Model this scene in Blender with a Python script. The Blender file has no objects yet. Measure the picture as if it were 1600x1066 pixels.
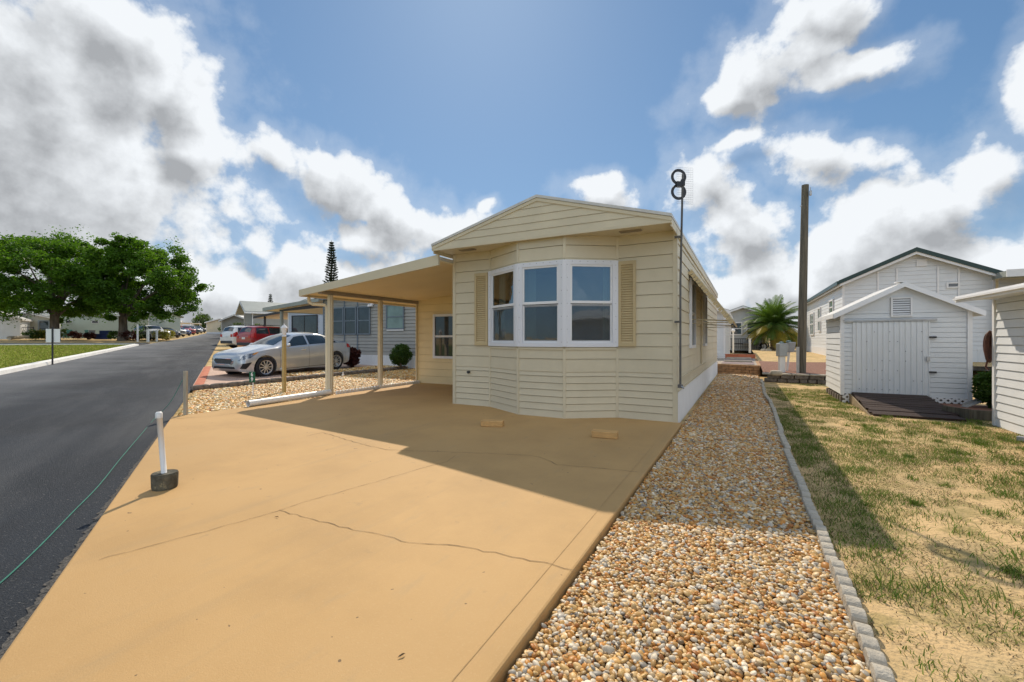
import bpy, math, random
import numpy as np
from mathutils import Vector, Matrix
random.seed(7); rng = np.random.default_rng(7)
SC = bpy.context.scene; COL = SC.collection
R = math.radians
# ------------------------------------------------------------------ place frame
# x runs along the front of the home (0 = its right front corner), y runs along its length, z up (0 = driveway)
CX, CY, CZ = 0.948, -7.2, 1.3            # where the photographer stood
HEAD = R(28.06)
CO, SI = math.cos(HEAD), math.sin(HEAD)
F = 680.0
RD = (-0.8764, 0.4814)                   # road direction
RN = (0.4814, 0.8764)                    # to the right of the road
def s_of(x, y): return (x-CX)*RD[0] + (y-CY)*RD[1]
def l_of(x, y): return (x-CX)*RN[0] + (y-CY)*RN[1]
def sl(s, l): return (CX + s*RD[0] + l*RN[0], CY + s*RD[1] + l*RN[1])
def Z(x, y):
    t = s_of(x, y) - 12.0
    if t <= 0: return 0.0
    z = 0.0245*t*t/(t+3.0)
    m = 0.0245*(148.0)
    if t > 150: z = 3.6 - 0.004*(t-150)
    return z
def cam2(X, Y): return (CX + CO*X - SI*Y, CY + SI*X + CO*Y)
def at(px, Y): return cam2((px-800.0)/F*Y, Y)
def G(px, py, dz=0.0):
    lo, hi = 0.5, 400.0
    f = lambda d: CZ - (py-530.0)/F*d - (Z(*at(px, d)) + dz)
    d = lo; st = 0.25
    while d < hi and f(d) > 0: d += st
    a, b = d-st, d
    for _ in range(30):
        m = .5*(a+b)
        if f(m) > 0: a = m
        else: b = m
    return at(px, a)
# ------------------------------------------------------------------ materials
MATS = {}
def nodes_of(m):
    m.use_nodes = True
    return m.node_tree.nodes, m.node_tree.links
def pm(name, col, rough=.6, var=.1, scale=4.0, col2=None, bump=0.0, bscale=60.0, metal=0.0, spec=.4, stretch=None, lo=.35, hi=.65, coat=0.0):
    m = bpy.data.materials.new(name); N, L = nodes_of(m)
    b = N['Principled BSDF']
    b.inputs['Roughness'].default_value = rough; b.inputs['Metallic'].default_value = metal
    b.inputs['Specular IOR Level'].default_value = spec
    if coat: b.inputs['Coat Weight'].default_value = coat; b.inputs['Coat Roughness'].default_value = .03
    tc = N.new('ShaderNodeTexCoord'); src = tc.outputs['Object']
    if stretch:
        mp = N.new('ShaderNodeMapping'); mp.inputs['Scale'].default_value = stretch
        L.new(src, mp.inputs['Vector']); src = mp.outputs['Vector']
    no = N.new('ShaderNodeTexNoise'); no.inputs['Scale'].default_value = scale; no.inputs['Detail'].default_value = 7; no.inputs['Roughness'].default_value = .6
    L.new(src, no.inputs['Vector'])
    mr = N.new('ShaderNodeMapRange'); mr.inputs['From Min'].default_value = lo; mr.inputs['From Max'].default_value = hi
    L.new(no.outputs['Fac'], mr.inputs['Value'])
    mx = N.new('ShaderNodeMix'); mx.data_type = 'RGBA'
    c2 = col2 if col2 else tuple(min(1, c*(1+var)) for c in col)
    c1 = col if col2 else tuple(c*(1-var) for c in col)
    mx.inputs['A'].default_value = (*c1, 1); mx.inputs['B'].default_value = (*c2, 1)
    L.new(mr.outputs['Result'], mx.inputs['Factor']); L.new(mx.outputs['Result'], b.inputs['Base Color'])
    if bump:
        n2 = N.new('ShaderNodeTexNoise'); n2.inputs['Scale'].default_value = bscale; n2.inputs['Detail'].default_value = 5
        L.new(src, n2.inputs['Vector'])
        bp = N.new('ShaderNodeBump'); bp.inputs['Strength'].default_value = bump; bp.inputs['Distance'].default_value = .02
        L.new(n2.outputs['Fac'], bp.inputs['Height']); L.new(bp.outputs['Normal'], b.inputs['Normal'])
    MATS[name] = m
    return m
def layer(m, col, scale, lo, hi, amt, detail=6, stretch=None, rot=0.0):
    """mix another colour over the base colour where a noise is high"""
    N, L = nodes_of(m); b = N['Principled BSDF']; tc = N['Texture Coordinate']
    src = tc.outputs['Object']
    if stretch:
        rt = N.new('ShaderNodeVectorRotate'); rt.rotation_type = 'Z_AXIS'; rt.inputs['Angle'].default_value = -rot; L.new(src, rt.inputs['Vector']); src = rt.outputs['Vector']
        mp = N.new('ShaderNodeMapping'); mp.inputs['Scale'].default_value = stretch
        L.new(src, mp.inputs['Vector']); src = mp.outputs['Vector']
    no = N.new('ShaderNodeTexNoise'); no.inputs['Scale'].default_value = scale; no.inputs['Detail'].default_value = detail; no.inputs['Roughness'].default_value = .62
    L.new(src, no.inputs['Vector'])
    mr = N.new('ShaderNodeMapRange'); mr.inputs['From Min'].default_value = lo; mr.inputs['From Max'].default_value = hi; mr.inputs['To Max'].default_value = amt
    L.new(no.outputs['Fac'], mr.inputs['Value'])
    mx = N.new('ShaderNodeMix'); mx.data_type = 'RGBA'
    old = b.inputs['Base Color'].links[0].from_socket
    L.new(mr.outputs['Result'], mx.inputs['Factor']); L.new(old, mx.inputs['A']); mx.inputs['B'].default_value = (*col, 1)
    L.new(mx.outputs['Result'], b.inputs['Base Color'])
    return m
def attr_mat(name, rough=.6, bump=0, bscale=50, var=.2, spec=.4, transl=0.0):
    """colour from a per-piece colour attribute, broken up by noise"""
    m = bpy.data.materials.new(name); N, L = nodes_of(m); b = N['Principled BSDF']
    b.inputs['Roughness'].default_value = rough; b.inputs['Specular IOR Level'].default_value = spec
    at_ = N.new('ShaderNodeAttribute'); at_.attribute_name = 'tint'
    tc = N.new('ShaderNodeTexCoord'); no = N.new('ShaderNodeTexNoise'); no.inputs['Scale'].default_value = bscale; no.inputs['Detail'].default_value = 4
    L.new(tc.outputs['Object'], no.inputs['Vector'])
    mr = N.new('ShaderNodeMapRange'); mr.inputs['To Min'].default_value = 1-var; mr.inputs['To Max'].default_value = 1+var
    L.new(no.outputs['Fac'], mr.inputs['Value'])
    mx = N.new('ShaderNodeVectorMath'); mx.operation = 'SCALE'
    L.new(at_.outputs['Color'], mx.inputs[0]); L.new(mr.outputs['Result'], mx.inputs['Scale'])
    L.new(mx.outputs['Vector'], b.inputs['Base Color'])
    if transl:
        tr = N.new('ShaderNodeBsdfTranslucent'); ms = N.new('ShaderNodeMixShader'); ms.inputs[0].default_value = transl
        L.new(mx.outputs['Vector'], tr.inputs['Color'])
        out = N['Material Output']
        L.new(b.outputs[0], ms.inputs[1]); L.new(tr.outputs[0], ms.inputs[2]); L.new(ms.outputs[0], out.inputs['Surface'])
    return m
def leaf_mat(name, c1, c2, scale=.6, transl=.35, rough=.55):
    m = pm(name, c1, rough, col2=c2, scale=scale, spec=.3, lo=.3, hi=.7)
    N, L = nodes_of(m); b = N['Principled BSDF']; src = b.inputs['Base Color'].links[0].from_socket
    tr = N.new('ShaderNodeBsdfTranslucent'); ms = N.new('ShaderNodeMixShader'); ms.inputs[0].default_value = transl
    vm = N.new('ShaderNodeVectorMath'); vm.operation = 'MULTIPLY'; vm.inputs[1].default_value = (1.5, 1.5, .7)
    L.new(src, vm.inputs[0]); L.new(vm.outputs[0], tr.inputs['Color'])
    L.new(b.outputs[0], ms.inputs[1]); L.new(tr.outputs[0], ms.inputs[2]); L.new(ms.outputs[0], N['Material Output'].inputs['Surface'])
    return m
def mesh_mat(name, c, cover):
    m = bpy.data.materials.new(name); N, L = nodes_of(m); b = N['Principled BSDF']; b.inputs['Base Color'].default_value = (*c, 1); b.inputs['Roughness'].default_value = .8
    tc = N.new('ShaderNodeTexCoord'); no = N.new('ShaderNodeTexNoise'); no.inputs['Scale'].default_value = 3; L.new(tc.outputs['Object'], no.inputs['Vector'])
    mr = N.new('ShaderNodeMapRange'); mr.inputs['To Min'].default_value = cover-.12; mr.inputs['To Max'].default_value = cover+.12; L.new(no.outputs['Fac'], mr.inputs['Value'])
    tr = N.new('ShaderNodeBsdfTransparent'); ms = N.new('ShaderNodeMixShader'); L.new(mr.outputs[0], ms.inputs[0]); L.new(tr.outputs[0], ms.inputs[1]); L.new(b.outputs[0], ms.inputs[2]); L.new(ms.outputs[0], N['Material Output'].inputs['Surface'])
    return m
def glass_mat(name, tint=(.55, .62, .6), refl=.42):
    m = bpy.data.materials.new(name); N, L = nodes_of(m); N.remove(N['Principled BSDF'])
    tr = N.new('ShaderNodeBsdfTransparent'); tr.inputs[0].default_value = (*tint, 1)
    gl = N.new('ShaderNodeBsdfGlossy'); gl.inputs['Roughness'].default_value = .02
    gl.inputs[0].default_value = (.9, .95, 1, 1)
    tc = N.new('ShaderNodeTexCoord'); no = N.new('ShaderNodeTexNoise'); no.inputs['Scale'].default_value = 2.2; no.inputs['Detail'].default_value = 3
    L.new(tc.outputs['Object'], no.inputs['Vector'])
    bp = N.new('ShaderNodeBump'); bp.inputs['Strength'].default_value = .06; bp.inputs['Distance'].default_value = .05
    L.new(no.outputs['Fac'], bp.inputs['Height']); L.new(bp.outputs[0], gl.inputs['Normal'])
    ms = N.new('ShaderNodeMixShader'); ms.inputs[0].default_value = refl
    L.new(tr.outputs[0], ms.inputs[1]); L.new(gl.outputs[0], ms.inputs[2]); L.new(ms.outputs[0], N['Material Output'].inputs['Surface'])
    return m

cream   = pm('cream_paint', (.665, .588, .42), .5, .05, 1.5, bump=.25, bscale=3.5)
layer(cream, (.55, .47, .31), 2.0, .55, .8, .25, stretch=(1, 1, .25))
cream_tr= pm('cream_trim', (.655, .578, .41), .45, .04, 2)
tan_sh  = pm('tan_shutter', (.56, .44, .24), .5, .05, 3)
yellow  = pm('yellow_wall_paint', (.80, .65, .37), .55, .04, 1.2)
ceilp   = pm('carport_ceiling_paint', (.82, .70, .47), .5, .05, .8)
white   = pm('white_vinyl', (.74, .765, .78), .45, .03, 2)
layer(white, (.55, .53, .48), 1.4, .56, .8, .25, stretch=(1, 1, .3))
whitep  = pm('white_paint', (.82, .82, .82), .4, .03, 3)
wframe  = pm('white_aluminium', (.80, .81, .84), .35, .06, 60, lo=.6, hi=.75)
grey_sd = pm('grey_siding', (.37, .365, .335), .5, .04, 2)
blue_tr = pm('blue_grey_trim', (.16, .20, .24), .45, .06, 3)
blue_wl = pm('pale_blue_siding', (.52, .58, .68), .5, .04, 2)
roof_gr = pm('grey_green_roof', (.30, .33, .30), .45, .08, 2)
roof_wh = pm('white_metal_roof', (.62, .61, .57), .4, .1, .6, stretch=(6, .4, 1))
dkgreen = pm('dark_green_metal', (.02, .05, .045), .4, .1, 3)
beam_br = pm('taupe_beam', (.34, .29, .23), .5, .06, 3)
darkm   = pm('dark_metal', (.03, .03, .035), .4, .2, 10)
blackp  = pm('black_rubber', (.018, .018, .02), .7, .2, 20)
inter   = pm('dim_interior', (.16, .15, .14), .8, .1, 2)
curtain = pm('sheer_curtain', (.62, .66, .56), .8, .08, 6, stretch=(8, 8, .3))
pane_d  = pm('window_glass_dark', (.03, .04, .05), .03, .3, 1.5, spec=.9, bump=.02, bscale=2)
pane_b  = glass_mat('bay_glass', (.60, .67, .68), .20)
screen_m = mesh_mat('insect_mesh', (.06, .075, .09), .42)
pane_g  = pm('window_glass_green', (.18, .26, .24), .04, .2, 1.5, spec=.8)
# tan painted concrete
conc = pm('tan_painted_concrete', (.50, .312, .128), .7, .09, 1.1, bump=.12, bscale=140, spec=.25)
layer(conc, (.41, .27, .125), .55, .5, .72, .55)
layer(conc, (.58, .41, .21), 70, .55, .8, .4, detail=3)
layer(conc, (.40, .285, .15), 9, .58, .78, .45, detail=4, stretch=(1, .3, 1))
layer(conc, (.26, .19, .105), 3.1, .66, .74, .40, detail=9)
layer(conc, (.10, .07, .04), 13, .735, .75, .8, detail=2)
layer(conc, (.38, .26, .13), 1.6, .56, .72, .40, detail=8, stretch=(2.2, .14, 1))
layer(conc, (.30, .21, .11), 1.7, .66, .78, .45, stretch=(1, .35, 1))
crackm = pm('crack_dirt', (.20, .135, .07), .9, .3, 30)
jointm = pm('joint_tan', (.44, .29, .13), .9, .15, 20)  # colour of the joint line, close to the slab's own
# asphalt
asph = pm('asphalt', (.021, .028, .038), .82, .25, .35, bump=.9, bscale=130, spec=.35)
layer(asph, (.24, .24, .23), 60, .60, .68, .6, detail=4)
layer(asph, (.36, .34, .30), 21, .685, .72, .55, detail=5)
layer(asph, (.006, .007, .009), 95, .57, .66, .8, detail=3)
layer(asph, (.11, .115, .12), .55, .46, .72, .6, detail=9, stretch=(.22, 1.5, 1), rot=R(151))
layer(asph, (.015, .016, .02), .9, .58, .8, .6)
def pale_lane(m, col):  # mixes a paler grey in towards the kerb and further up the road
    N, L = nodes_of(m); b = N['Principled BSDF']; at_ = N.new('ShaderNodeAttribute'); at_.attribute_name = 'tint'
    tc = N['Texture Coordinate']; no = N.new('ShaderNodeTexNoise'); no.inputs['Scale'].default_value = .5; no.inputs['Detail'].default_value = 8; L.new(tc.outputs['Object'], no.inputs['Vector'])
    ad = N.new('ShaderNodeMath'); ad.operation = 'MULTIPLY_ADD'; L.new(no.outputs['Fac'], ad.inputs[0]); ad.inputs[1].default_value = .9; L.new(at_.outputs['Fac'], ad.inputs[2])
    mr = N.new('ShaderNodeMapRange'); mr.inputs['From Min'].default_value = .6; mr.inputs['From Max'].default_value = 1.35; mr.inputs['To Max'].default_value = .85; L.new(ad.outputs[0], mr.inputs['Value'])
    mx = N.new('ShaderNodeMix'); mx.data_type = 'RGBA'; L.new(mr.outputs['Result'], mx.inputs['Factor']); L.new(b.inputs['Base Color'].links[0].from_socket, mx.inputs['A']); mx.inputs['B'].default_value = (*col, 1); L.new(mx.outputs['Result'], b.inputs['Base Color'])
pale_lane(asph, (.17, .18, .19))
crumb = pm('asphalt_crumb', (.10, .092, .08), .95, .5, 60, bump=.8, bscale=70)
# sand with dead thatch
sand = pm('sandy_soil', (.64, .455, .235), .95, .12, 1.3, bump=1.0, bscale=38, spec=.1)
layer(sand, (.46, .36, .19), 1.1, .48, .58, .6, detail=10)
layer(sand, (.27, .23, .09), 2.6, .50, .57, .60, detail=14)
layer(sand, (.16, .13, .07), 26, .60, .72, .7, detail=6)
layer(sand, (.70, .53, .31), 40, .60, .74, .6, detail=5)
lawnm = pm('mown_lawn', (.17, .21, .028), .95, .2, 1.2, bump=.6, bscale=30, spec=.1, col2=(.27, .29, .045))
layer(lawnm, (.28, .22, .07), .8, .55, .75, .5)
mulch = pm('red_mulch', (.16, .075, .05), .95, .5, 18, col2=(.30, .16, .11), bump=1, bscale=25)
pinkc = pm('pink_concrete', (.52, .36, .27), .75, .08, 1.5, bump=.1, bscale=120)
redp  = pm('red_kerb_paint', (.50, .15, .07), .7, .2, 4)
kerbm = pm('white_kerb_paint', (.78, .77, .73), .7, .1, 3)
layer(kerbm, (.4, .38, .34), 3, .58, .75, .5)
greyc = pm('grey_concrete', (.44, .40, .325), .85, .15, 7, bump=.5, bscale=60)
layer(greyc, (.12, .11, .09), 9, .6, .75, .6)
stonem= pm('dark_border_stone', (.17, .145, .12), .9, .4, 9, bump=.8, bscale=25)
brickm= pm('tan_brick', (.42, .25, .13), .85, .25, 5, bump=.5, bscale=40)
mortar= pm('brick_mortar', (.35, .30, .24), .9, .15, 9)
woodp = pm('weathered_timber', (.13, .115, .085), .85, .3, 3, stretch=(6, 6, .35), bump=.5, bscale=12)
layer(woodp, (.04, .035, .028), 4, .55, .7, .7, stretch=(6, 6, .3))
rampw = pm('dark_brown_stained_wood', (.040, .022, .017), .6, .4, 3, stretch=(.6, 8, 1), bump=.4, bscale=20)
rampside = pm('raw_edge_timber', (.27, .21, .13), .8, .2, 5)
stakew= pm('pale_stake_wood', (.48, .41, .30), .8, .15, 6, stretch=(5, 5, .6))
lampw = pm('mustard_post_paint', (.50, .38, .16), .6, .1, 5)
blockw= pm('tan_block_wood', (.60, .36, .14), .75, .15, 6, stretch=(.8, 6, 6))
pvc   = pm('white_pvc', (.80, .80, .77), .35, .05, 3)
layer(pvc, (.5, .47, .4), 5, .58, .75, .4)
canm  = pm('stained_concrete_can', (.10, .095, .07), .9, .5, 9, bump=.9, bscale=30)
layer(canm, (.40, .34, .2), 11, .58, .66, .8)
galv  = pm('galvanised_steel', (.42, .43, .44), .4, .15, 6, metal=.6)
boxg  = pm('grey_utility_paint', (.36, .38, .38), .45, .08, 4)
twine = pm('green_twine', (.035, .19, .14), .7, .2, 30)
signg = pm('green_sign_paint', (.015, .12, .06), .5, .1, 5)
barkm = pm('oak_bark', (.13, .105, .08), .9, .35, 2, stretch=(3, 3, .6), bump=.8, bscale=9)
palmb = pm('palm_bark', (.16, .12, .08), .9, .4, 6, bump=1, bscale=12)
oakleaf = leaf_mat('oak_leaves', (.040, .105, .011), (.115, .235, .02), .3, .5)
pineleaf= leaf_mat('pine_needles', (.012, .028, .012), (.03, .05, .02), .6, .15)
shrubleaf=leaf_mat('shrub_leaves', (.028, .07, .012), (.075, .14, .02), 3, .3)
redleaf = leaf_mat('dark_red_leaves', (.05, .014, .014), (.10, .03, .022), 4, .25)
farleaf = leaf_mat('distant_leaves', (.05, .09, .025), (.10, .15, .04), .5, .3)
palmgr  = leaf_mat('palm_green', (.055, .12, .02), (.11, .18, .03), 1.2, .35)
palmyl  = leaf_mat('palm_yellow', (.28, .24, .035), (.40, .32, .05), 2, .35)
yelleaf = leaf_mat('yellow_green_leaves', (.22, .22, .04), (.34, .30, .06), 2, .35)
grassm = attr_mat('grass_blades', .7, var=.25, bscale=6, transl=.3, spec=.2)
pebm   = attr_mat('river_pebbles', .45, var=.33, bscale=55, spec=.35)
# ------------------------------------------------------------------ objects
def tag(o, label=None, cat=None, group=None, kind=None):
    if label: o['label'] = label
    if cat: o['category'] = cat
    if group: o['group'] = group
    if kind: o['kind'] = kind
    return o
def thing(name, label, cat, loc=(0, 0, 0), rotz=0.0, group=None):
    o = bpy.data.objects.new(name, None); COL.objects.link(o)
    o.empty_display_size = .2
    o.location = loc; o.rotation_euler = (0, 0, rotz)
    return tag(o, label, cat, group)
def root_of(o):
    while o.parent: o = o.parent
    return o
class MB:
    def __init__(self): self.v = []; self.f = []
    def add(self, vs, fs):
        n = len(self.v); self.v += [tuple(p) for p in vs]; self.f += [tuple(i+n for i in q) for q in fs]; return self
    def obox(self, c, e, n, sx, sy, sz):
        e = Vector((e[0], e[1], e[2] if len(e) > 2 else 0)).normalized(); n = Vector((n[0], n[1], n[2] if len(n) > 2 else 0)).normalized(); k = e.cross(n); c = Vector(c)
        vs = [c + e*(a*sx/2) + n*(b*sy/2) + k*(d*sz/2) for d in (-1, 1) for b in (-1, 1) for a in (-1, 1)]
        return self.add(vs, [(0, 2, 3, 1), (4, 5, 7, 6), (0, 1, 5, 4), (2, 6, 7, 3), (0, 4, 6, 2), (1, 3, 7, 5)])
    def box(self, x0, x1, y0, y1, z0, z1):
        return self.obox(((x0+x1)/2, (y0+y1)/2, (z0+z1)/2), (1, 0), (0, 1), abs(x1-x0), abs(y1-y0), abs(z1-z0))
    def prism(self, pts, off):
        """polygon in 3D pushed by the vector off"""
        n = len(pts); off = Vector(off); a = [Vector(p) for p in pts]; b = [p+off for p in a]
        return self.add(a+b, [tuple(range(n-1, -1, -1)), tuple(range(n, 2*n))] + [(i, (i+1) % n, n+(i+1) % n, n+i) for i in range(n)])
    def quad(self, a, b, c, d): return self.add([a, b, c, d], [(0, 1, 2, 3)])
    def tube(self, pts, r, seg=10, cap=True):
        pts = [Vector(p) for p in pts]; rs = r if isinstance(r, (list, tuple)) else [r]*len(pts)
        vs = []; fs = []; ref = None
        for i, p in enumerate(pts):
            t = (pts[min(i+1, len(pts)-1)] - pts[max(i-1, 0)]).normalized()
            if ref is None: ref = Vector((0, 0, 1)) if abs(t.z) < .9 else Vector((1, 0, 0))
            a = t.cross(ref).normalized(); b = a.cross(t).normalized(); ref = b
            for k in range(seg):
                th = 2*math.pi*k/seg; vs.append(p + (a*math.cos(th) + b*math.sin(th))*rs[i])
        for i in range(len(pts)-1):
            for k in range(seg):
                k2 = (k+1) % seg; fs.append((i*seg+k, i*seg+k2, (i+1)*seg+k2, (i+1)*seg+k))
        if cap:
            fs.append(tuple(range(seg))); fs.append(tuple((len(pts)-1)*seg+k for k in range(seg-1, -1, -1)))
        return self.add(vs, fs)
    def lathe(self, c, prof, seg=24, axis='z'):
        vs = []; fs = []; n = len(prof)
        for k in range(seg):
            th = 2*math.pi*k/seg
            for (r, h) in prof:
                a, b = r*math.cos(th), r*math.sin(th)
                vs.append((c[0]+a, c[1]+b, c[2]+h) if axis == 'z' else (c[0]+h, c[1]+a, c[2]+b))
        for k in range(seg):
            k2 = (k+1) % seg
            for i in range(n-1): fs.append((k*n+i, k2*n+i, k2*n+i+1, k*n+i+1))
        return self.add(vs, fs)
    def mark(self): self.marks = getattr(self, 'marks', []) + [len(self.f)]
    def build(self, name, mat, parent=None, origin=None, smooth=False, bevel=0.0, local=False, autosmooth=None, mat2=None):
        vs = self.v
        if parent is not None and not local:
            r = root_of(parent); M = (Matrix.Translation(r.location) @ Matrix.Rotation(r.rotation_euler.z, 4, 'Z')).inverted()
            vs = [M @ Vector(p) for p in vs]
        elif origin is not None and not local:
            vs = [(p[0]-origin[0], p[1]-origin[1], p[2]-origin[2]) for p in vs]
        me = bpy.data.meshes.new(name); me.from_pydata(vs, [], self.f); me.update()
        me.materials.append(mat)
        if mat2:
            me.materials.append(mat2); k0 = self.marks[0]; me.polygons.foreach_set('material_index', [0]*k0+[1]*(len(self.f)-k0))
        if smooth: me.polygons.foreach_set('use_smooth', [True]*len(me.polygons))
        o = bpy.data.objects.new(name, me); COL.objects.link(o)
        if parent is not None: o.parent = parent
        elif origin is not None: o.location = origin
        if bevel:
            b = o.modifiers.new('bevel', 'BEVEL'); b.width = bevel; b.segments = 2; b.limit_method = 'ANGLE'
        if autosmooth:
            me.polygons.foreach_set('use_smooth', [True]*len(me.polygons))
            try: me.set_sharp_from_angle(angle=autosmooth)
            except Exception: pass
        return o
def np_mesh(name, V, Fc, mat, tint=None, smooth=False, origin=(0, 0, 0), parent=None):
    """big mesh from arrays; Fc is (n,3) or (n,4)"""
    me = bpy.data.meshes.new(name); k = Fc.shape[1]
    me.vertices.add(len(V)); me.vertices.foreach_set('co', (V-np.array(origin)).astype(np.float32).ravel())
    me.loops.add(Fc.size); me.loops.foreach_set('vertex_index', Fc.astype(np.int32).ravel())
    me.polygons.add(len(Fc)); me.polygons.foreach_set('loop_start', np.arange(0, Fc.size, k, dtype=np.int32))
    if smooth: me.polygons.foreach_set('use_smooth', np.ones(len(Fc), dtype=bool))
    me.update(calc_edges=True)
    if tint is not None:
        a = me.attributes.new('tint', 'FLOAT_COLOR', 'POINT')
        a.data.foreach_set('color', np.concatenate([tint, np.ones((len(tint), 1))], 1).astype(np.float32).ravel())
    me.materials.append(mat)
    o = bpy.data.objects.new(name, me); COL.objects.link(o)
    if parent is not None: o.parent = parent
    else: o.location = origin
    return o
def copy_tree(o, parent=None):
    c = o.copy(); COL.objects.link(c); c.parent = parent
    for ch in list(o.children): copy_tree(ch, c)
    return c
# ------------------------------------------------------------------ building parts
def lap(mb, A, B, z0, z1, pitch, n, lip=.014, span=None, slot=.0065):
    """overlapping boards between ground points A and B, facing n"""
    A = Vector((A[0], A[1], 0)); B = Vector((B[0], B[1], 0)); n = Vector((n[0], n[1], 0)).normalized()
    z = z0
    while z < z1 - 1e-4:
        zt = min(z+pitch, z1)
        a0, a1 = span(z) if span else (0, 1); b0, b1 = span(zt) if span else (0, 1)
        P = lambda t, zz, o: A.lerp(B, t) + n*o + Vector((0, 0, zz))
        sl_ = slot if z > z0+1e-4 else 0.0
        bot0, bot1, top1, top0 = P(a0, z+sl_, lip), P(a1, z+sl_, lip), P(b1, zt, .001), P(b0, zt, .001)
        # each board laps over a shadow gap: lip, soffit of the gap, back of the gap, ledge of the board below
        mb.add([bot0, bot1, top1, top0, P(a0, z+sl_, -.03), P(a1, z+sl_, -.03), P(a0, z, -.03), P(a1, z, -.03), P(b0, zt, -.03), P(b1, zt, -.03)], [(0, 1, 2, 3), (4, 5, 1, 0), (6, 7, 5, 4), (3, 2, 9, 8)])
        z = zt
def ribs(mb, A, B, z0, z1, n, pitch=.1, d=.012):
    A = Vector((A[0], A[1], 0)); B = Vector((B[0], B[1], 0)); n = Vector((n[0], n[1], 0)).normalized()
    k = max(2, int((B-A).length/pitch)); pts = []
    for i in range(k):
        for (t, o) in ((0, 0), (.62, 0), (.72, d), (.9, d)): pts.append(A.lerp(B, (i+t)/k) + n*o)
    pts.append(B)
    for p, q in zip(pts[:-1], pts[1:]):
        mb.quad(p+Vector((0, 0, z0)), q+Vector((0, 0, z0)), q+Vector((0, 0, z1)), p+Vector((0, 0, z1)))
def window(parent, O, e, n, w, z0, z1, fmat, gmat, fw=.06, depth=.05, rail=True, mull=0, label=None, name='window'):
    """window centred at ground point O along e; frame ring + rail, pane as its own sub-part"""
    e = Vector((e[0], e[1], 0)).normalized(); n = Vector((n[0], n[1], 0)).normalized(); O = Vector((O[0], O[1], 0)); h = z1-z0; zc = (z0+z1)/2
    up = Vector((0, 0, 1)); m = MB(); c = O + n*(depth/2)
    for sg in (-1, 1):
        m.obox(c + e*(sg*(w-fw)/2) + up*zc, e, n, fw, depth, h)
        m.obox(c + up*(zc + sg*(h-fw)/2) - n*.002, e, n, w-2*fw, depth, fw)
    if rail: m.obox(c + up*zc - n*.006, e, n, w-2*fw, depth*.8, fw*.8)
    for k in range(mull): m.obox(c + e*((k+1)/(mull+1)-.5)*w + up*zc - n*.008, e, n, fw*.8, depth*.8, h-2*fw)
    f = m.build(name, fmat, parent)
    g = MB(); g.obox(O + n*(depth*.35) + up*zc, e, n, w-1.6*fw, .008, h-1.6*fw)
    g.build('pane', gmat, f)
    return f
def home(name, label, x0, x1, y0, y1, zb, ze, zr, wall, roofm, trim, pitch=.2, skirt=.5, wins=(), cat='house', skmat=None, over=.35, group=None, lapx=True, rotz=0.0, base=None):
    """gabled home, ridge along y, showing its -y gable and +x side"""
    bx, by = base if base else ((x0+x1)/2, y0)
    t = thing(name, label, cat, (bx, by, zb), rotz, group)
    loc = base is not None
    if base: zb_ = 0.0; ze_, zr_ = ze-zb, zr-zb
    else: zb_, ze_, zr_ = zb, ze, zr
    m = MB(); xm = (x0+x1)/2
    lap(m, (x0, y0), (x1, y0), zb_+skirt, ze_, pitch, (0, -1))
    lap(m, (x1, y0), (x1, y1), zb_+skirt, ze_, pitch, (1, 0))
    gs = lambda z: ((z-ze_)/(zr_-ze_)*.5, 1-(z-ze_)/(zr_-ze_)*.5)
    lap(m, (x0, y0), (x1, y0), ze_, zr_, pitch, (0, -1), span=gs)
    m.quad((x0, y1, zb_), (x0, y0, zb_), (x0, y0, ze_), (x0, y1, ze_)); m.quad((x1, y1, zb_), (x0, y1, zb_), (x0, y1, ze_), (x1, y1, ze_))
    m.add([(x1, y1, ze_), (x0, y1, ze_), (xm, y1, zr_)], [(0, 1, 2)])
    m.build('wall', wall, t, local=loc)
    k = MB(); ribs(k, (x0, y0-.005), (x1, y0-.005), zb_-.1, zb_+skirt, (0, -1), .2); ribs(k, (x1+.005, y0), (x1+.005, y1), zb_-.1, zb_+skirt, (1, 0), .2)
    k.build('skirting', skmat or white, t, local=loc)
    r = MB(); sl_ = (zr_-ze_)/((x1-x0)/2); xe0, xe1 = x0-over*.6, x1+over*.6; zl = ze_-over*.6*sl_
    for (xa, xb) in ((xe0, xm), (xe1, xm)):
        r.prism([(xa, y0-over, zl+.03), (xb, y0-over, zr_+.03), (xb, y0-over, zr_+.11), (xa, y0-over, zl+.11)], (0, y1-y0+2*over, 0))
    r.build('roof', roofm, t, local=loc)
    tr = MB()
    for xa in (xe0, xe1):
        tr.prism([(xa, y0-over-.03, zl-.10), (xm, y0-over-.03, zr_-.10), (xm, y0-over-.03, zr_+.05), (xa, y0-over-.03, zl+.05)], (0, .028, 0))
        tr.box(xa-.02, xa+.02, y0-over, y1+over, zl-.1, zl+.06)
    tr.build('fascia', trim, t, local=loc)
    for (xa, ya) in ((x0, y0), (x1, y0), (x1, y1)): tr = MB(); tr.box(xa-.04, xa+.04, ya-.04, ya+.04, zb_+skirt-.02, ze_-.02); tr.build('corner_trim', trim, t, local=loc)
    return t
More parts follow.
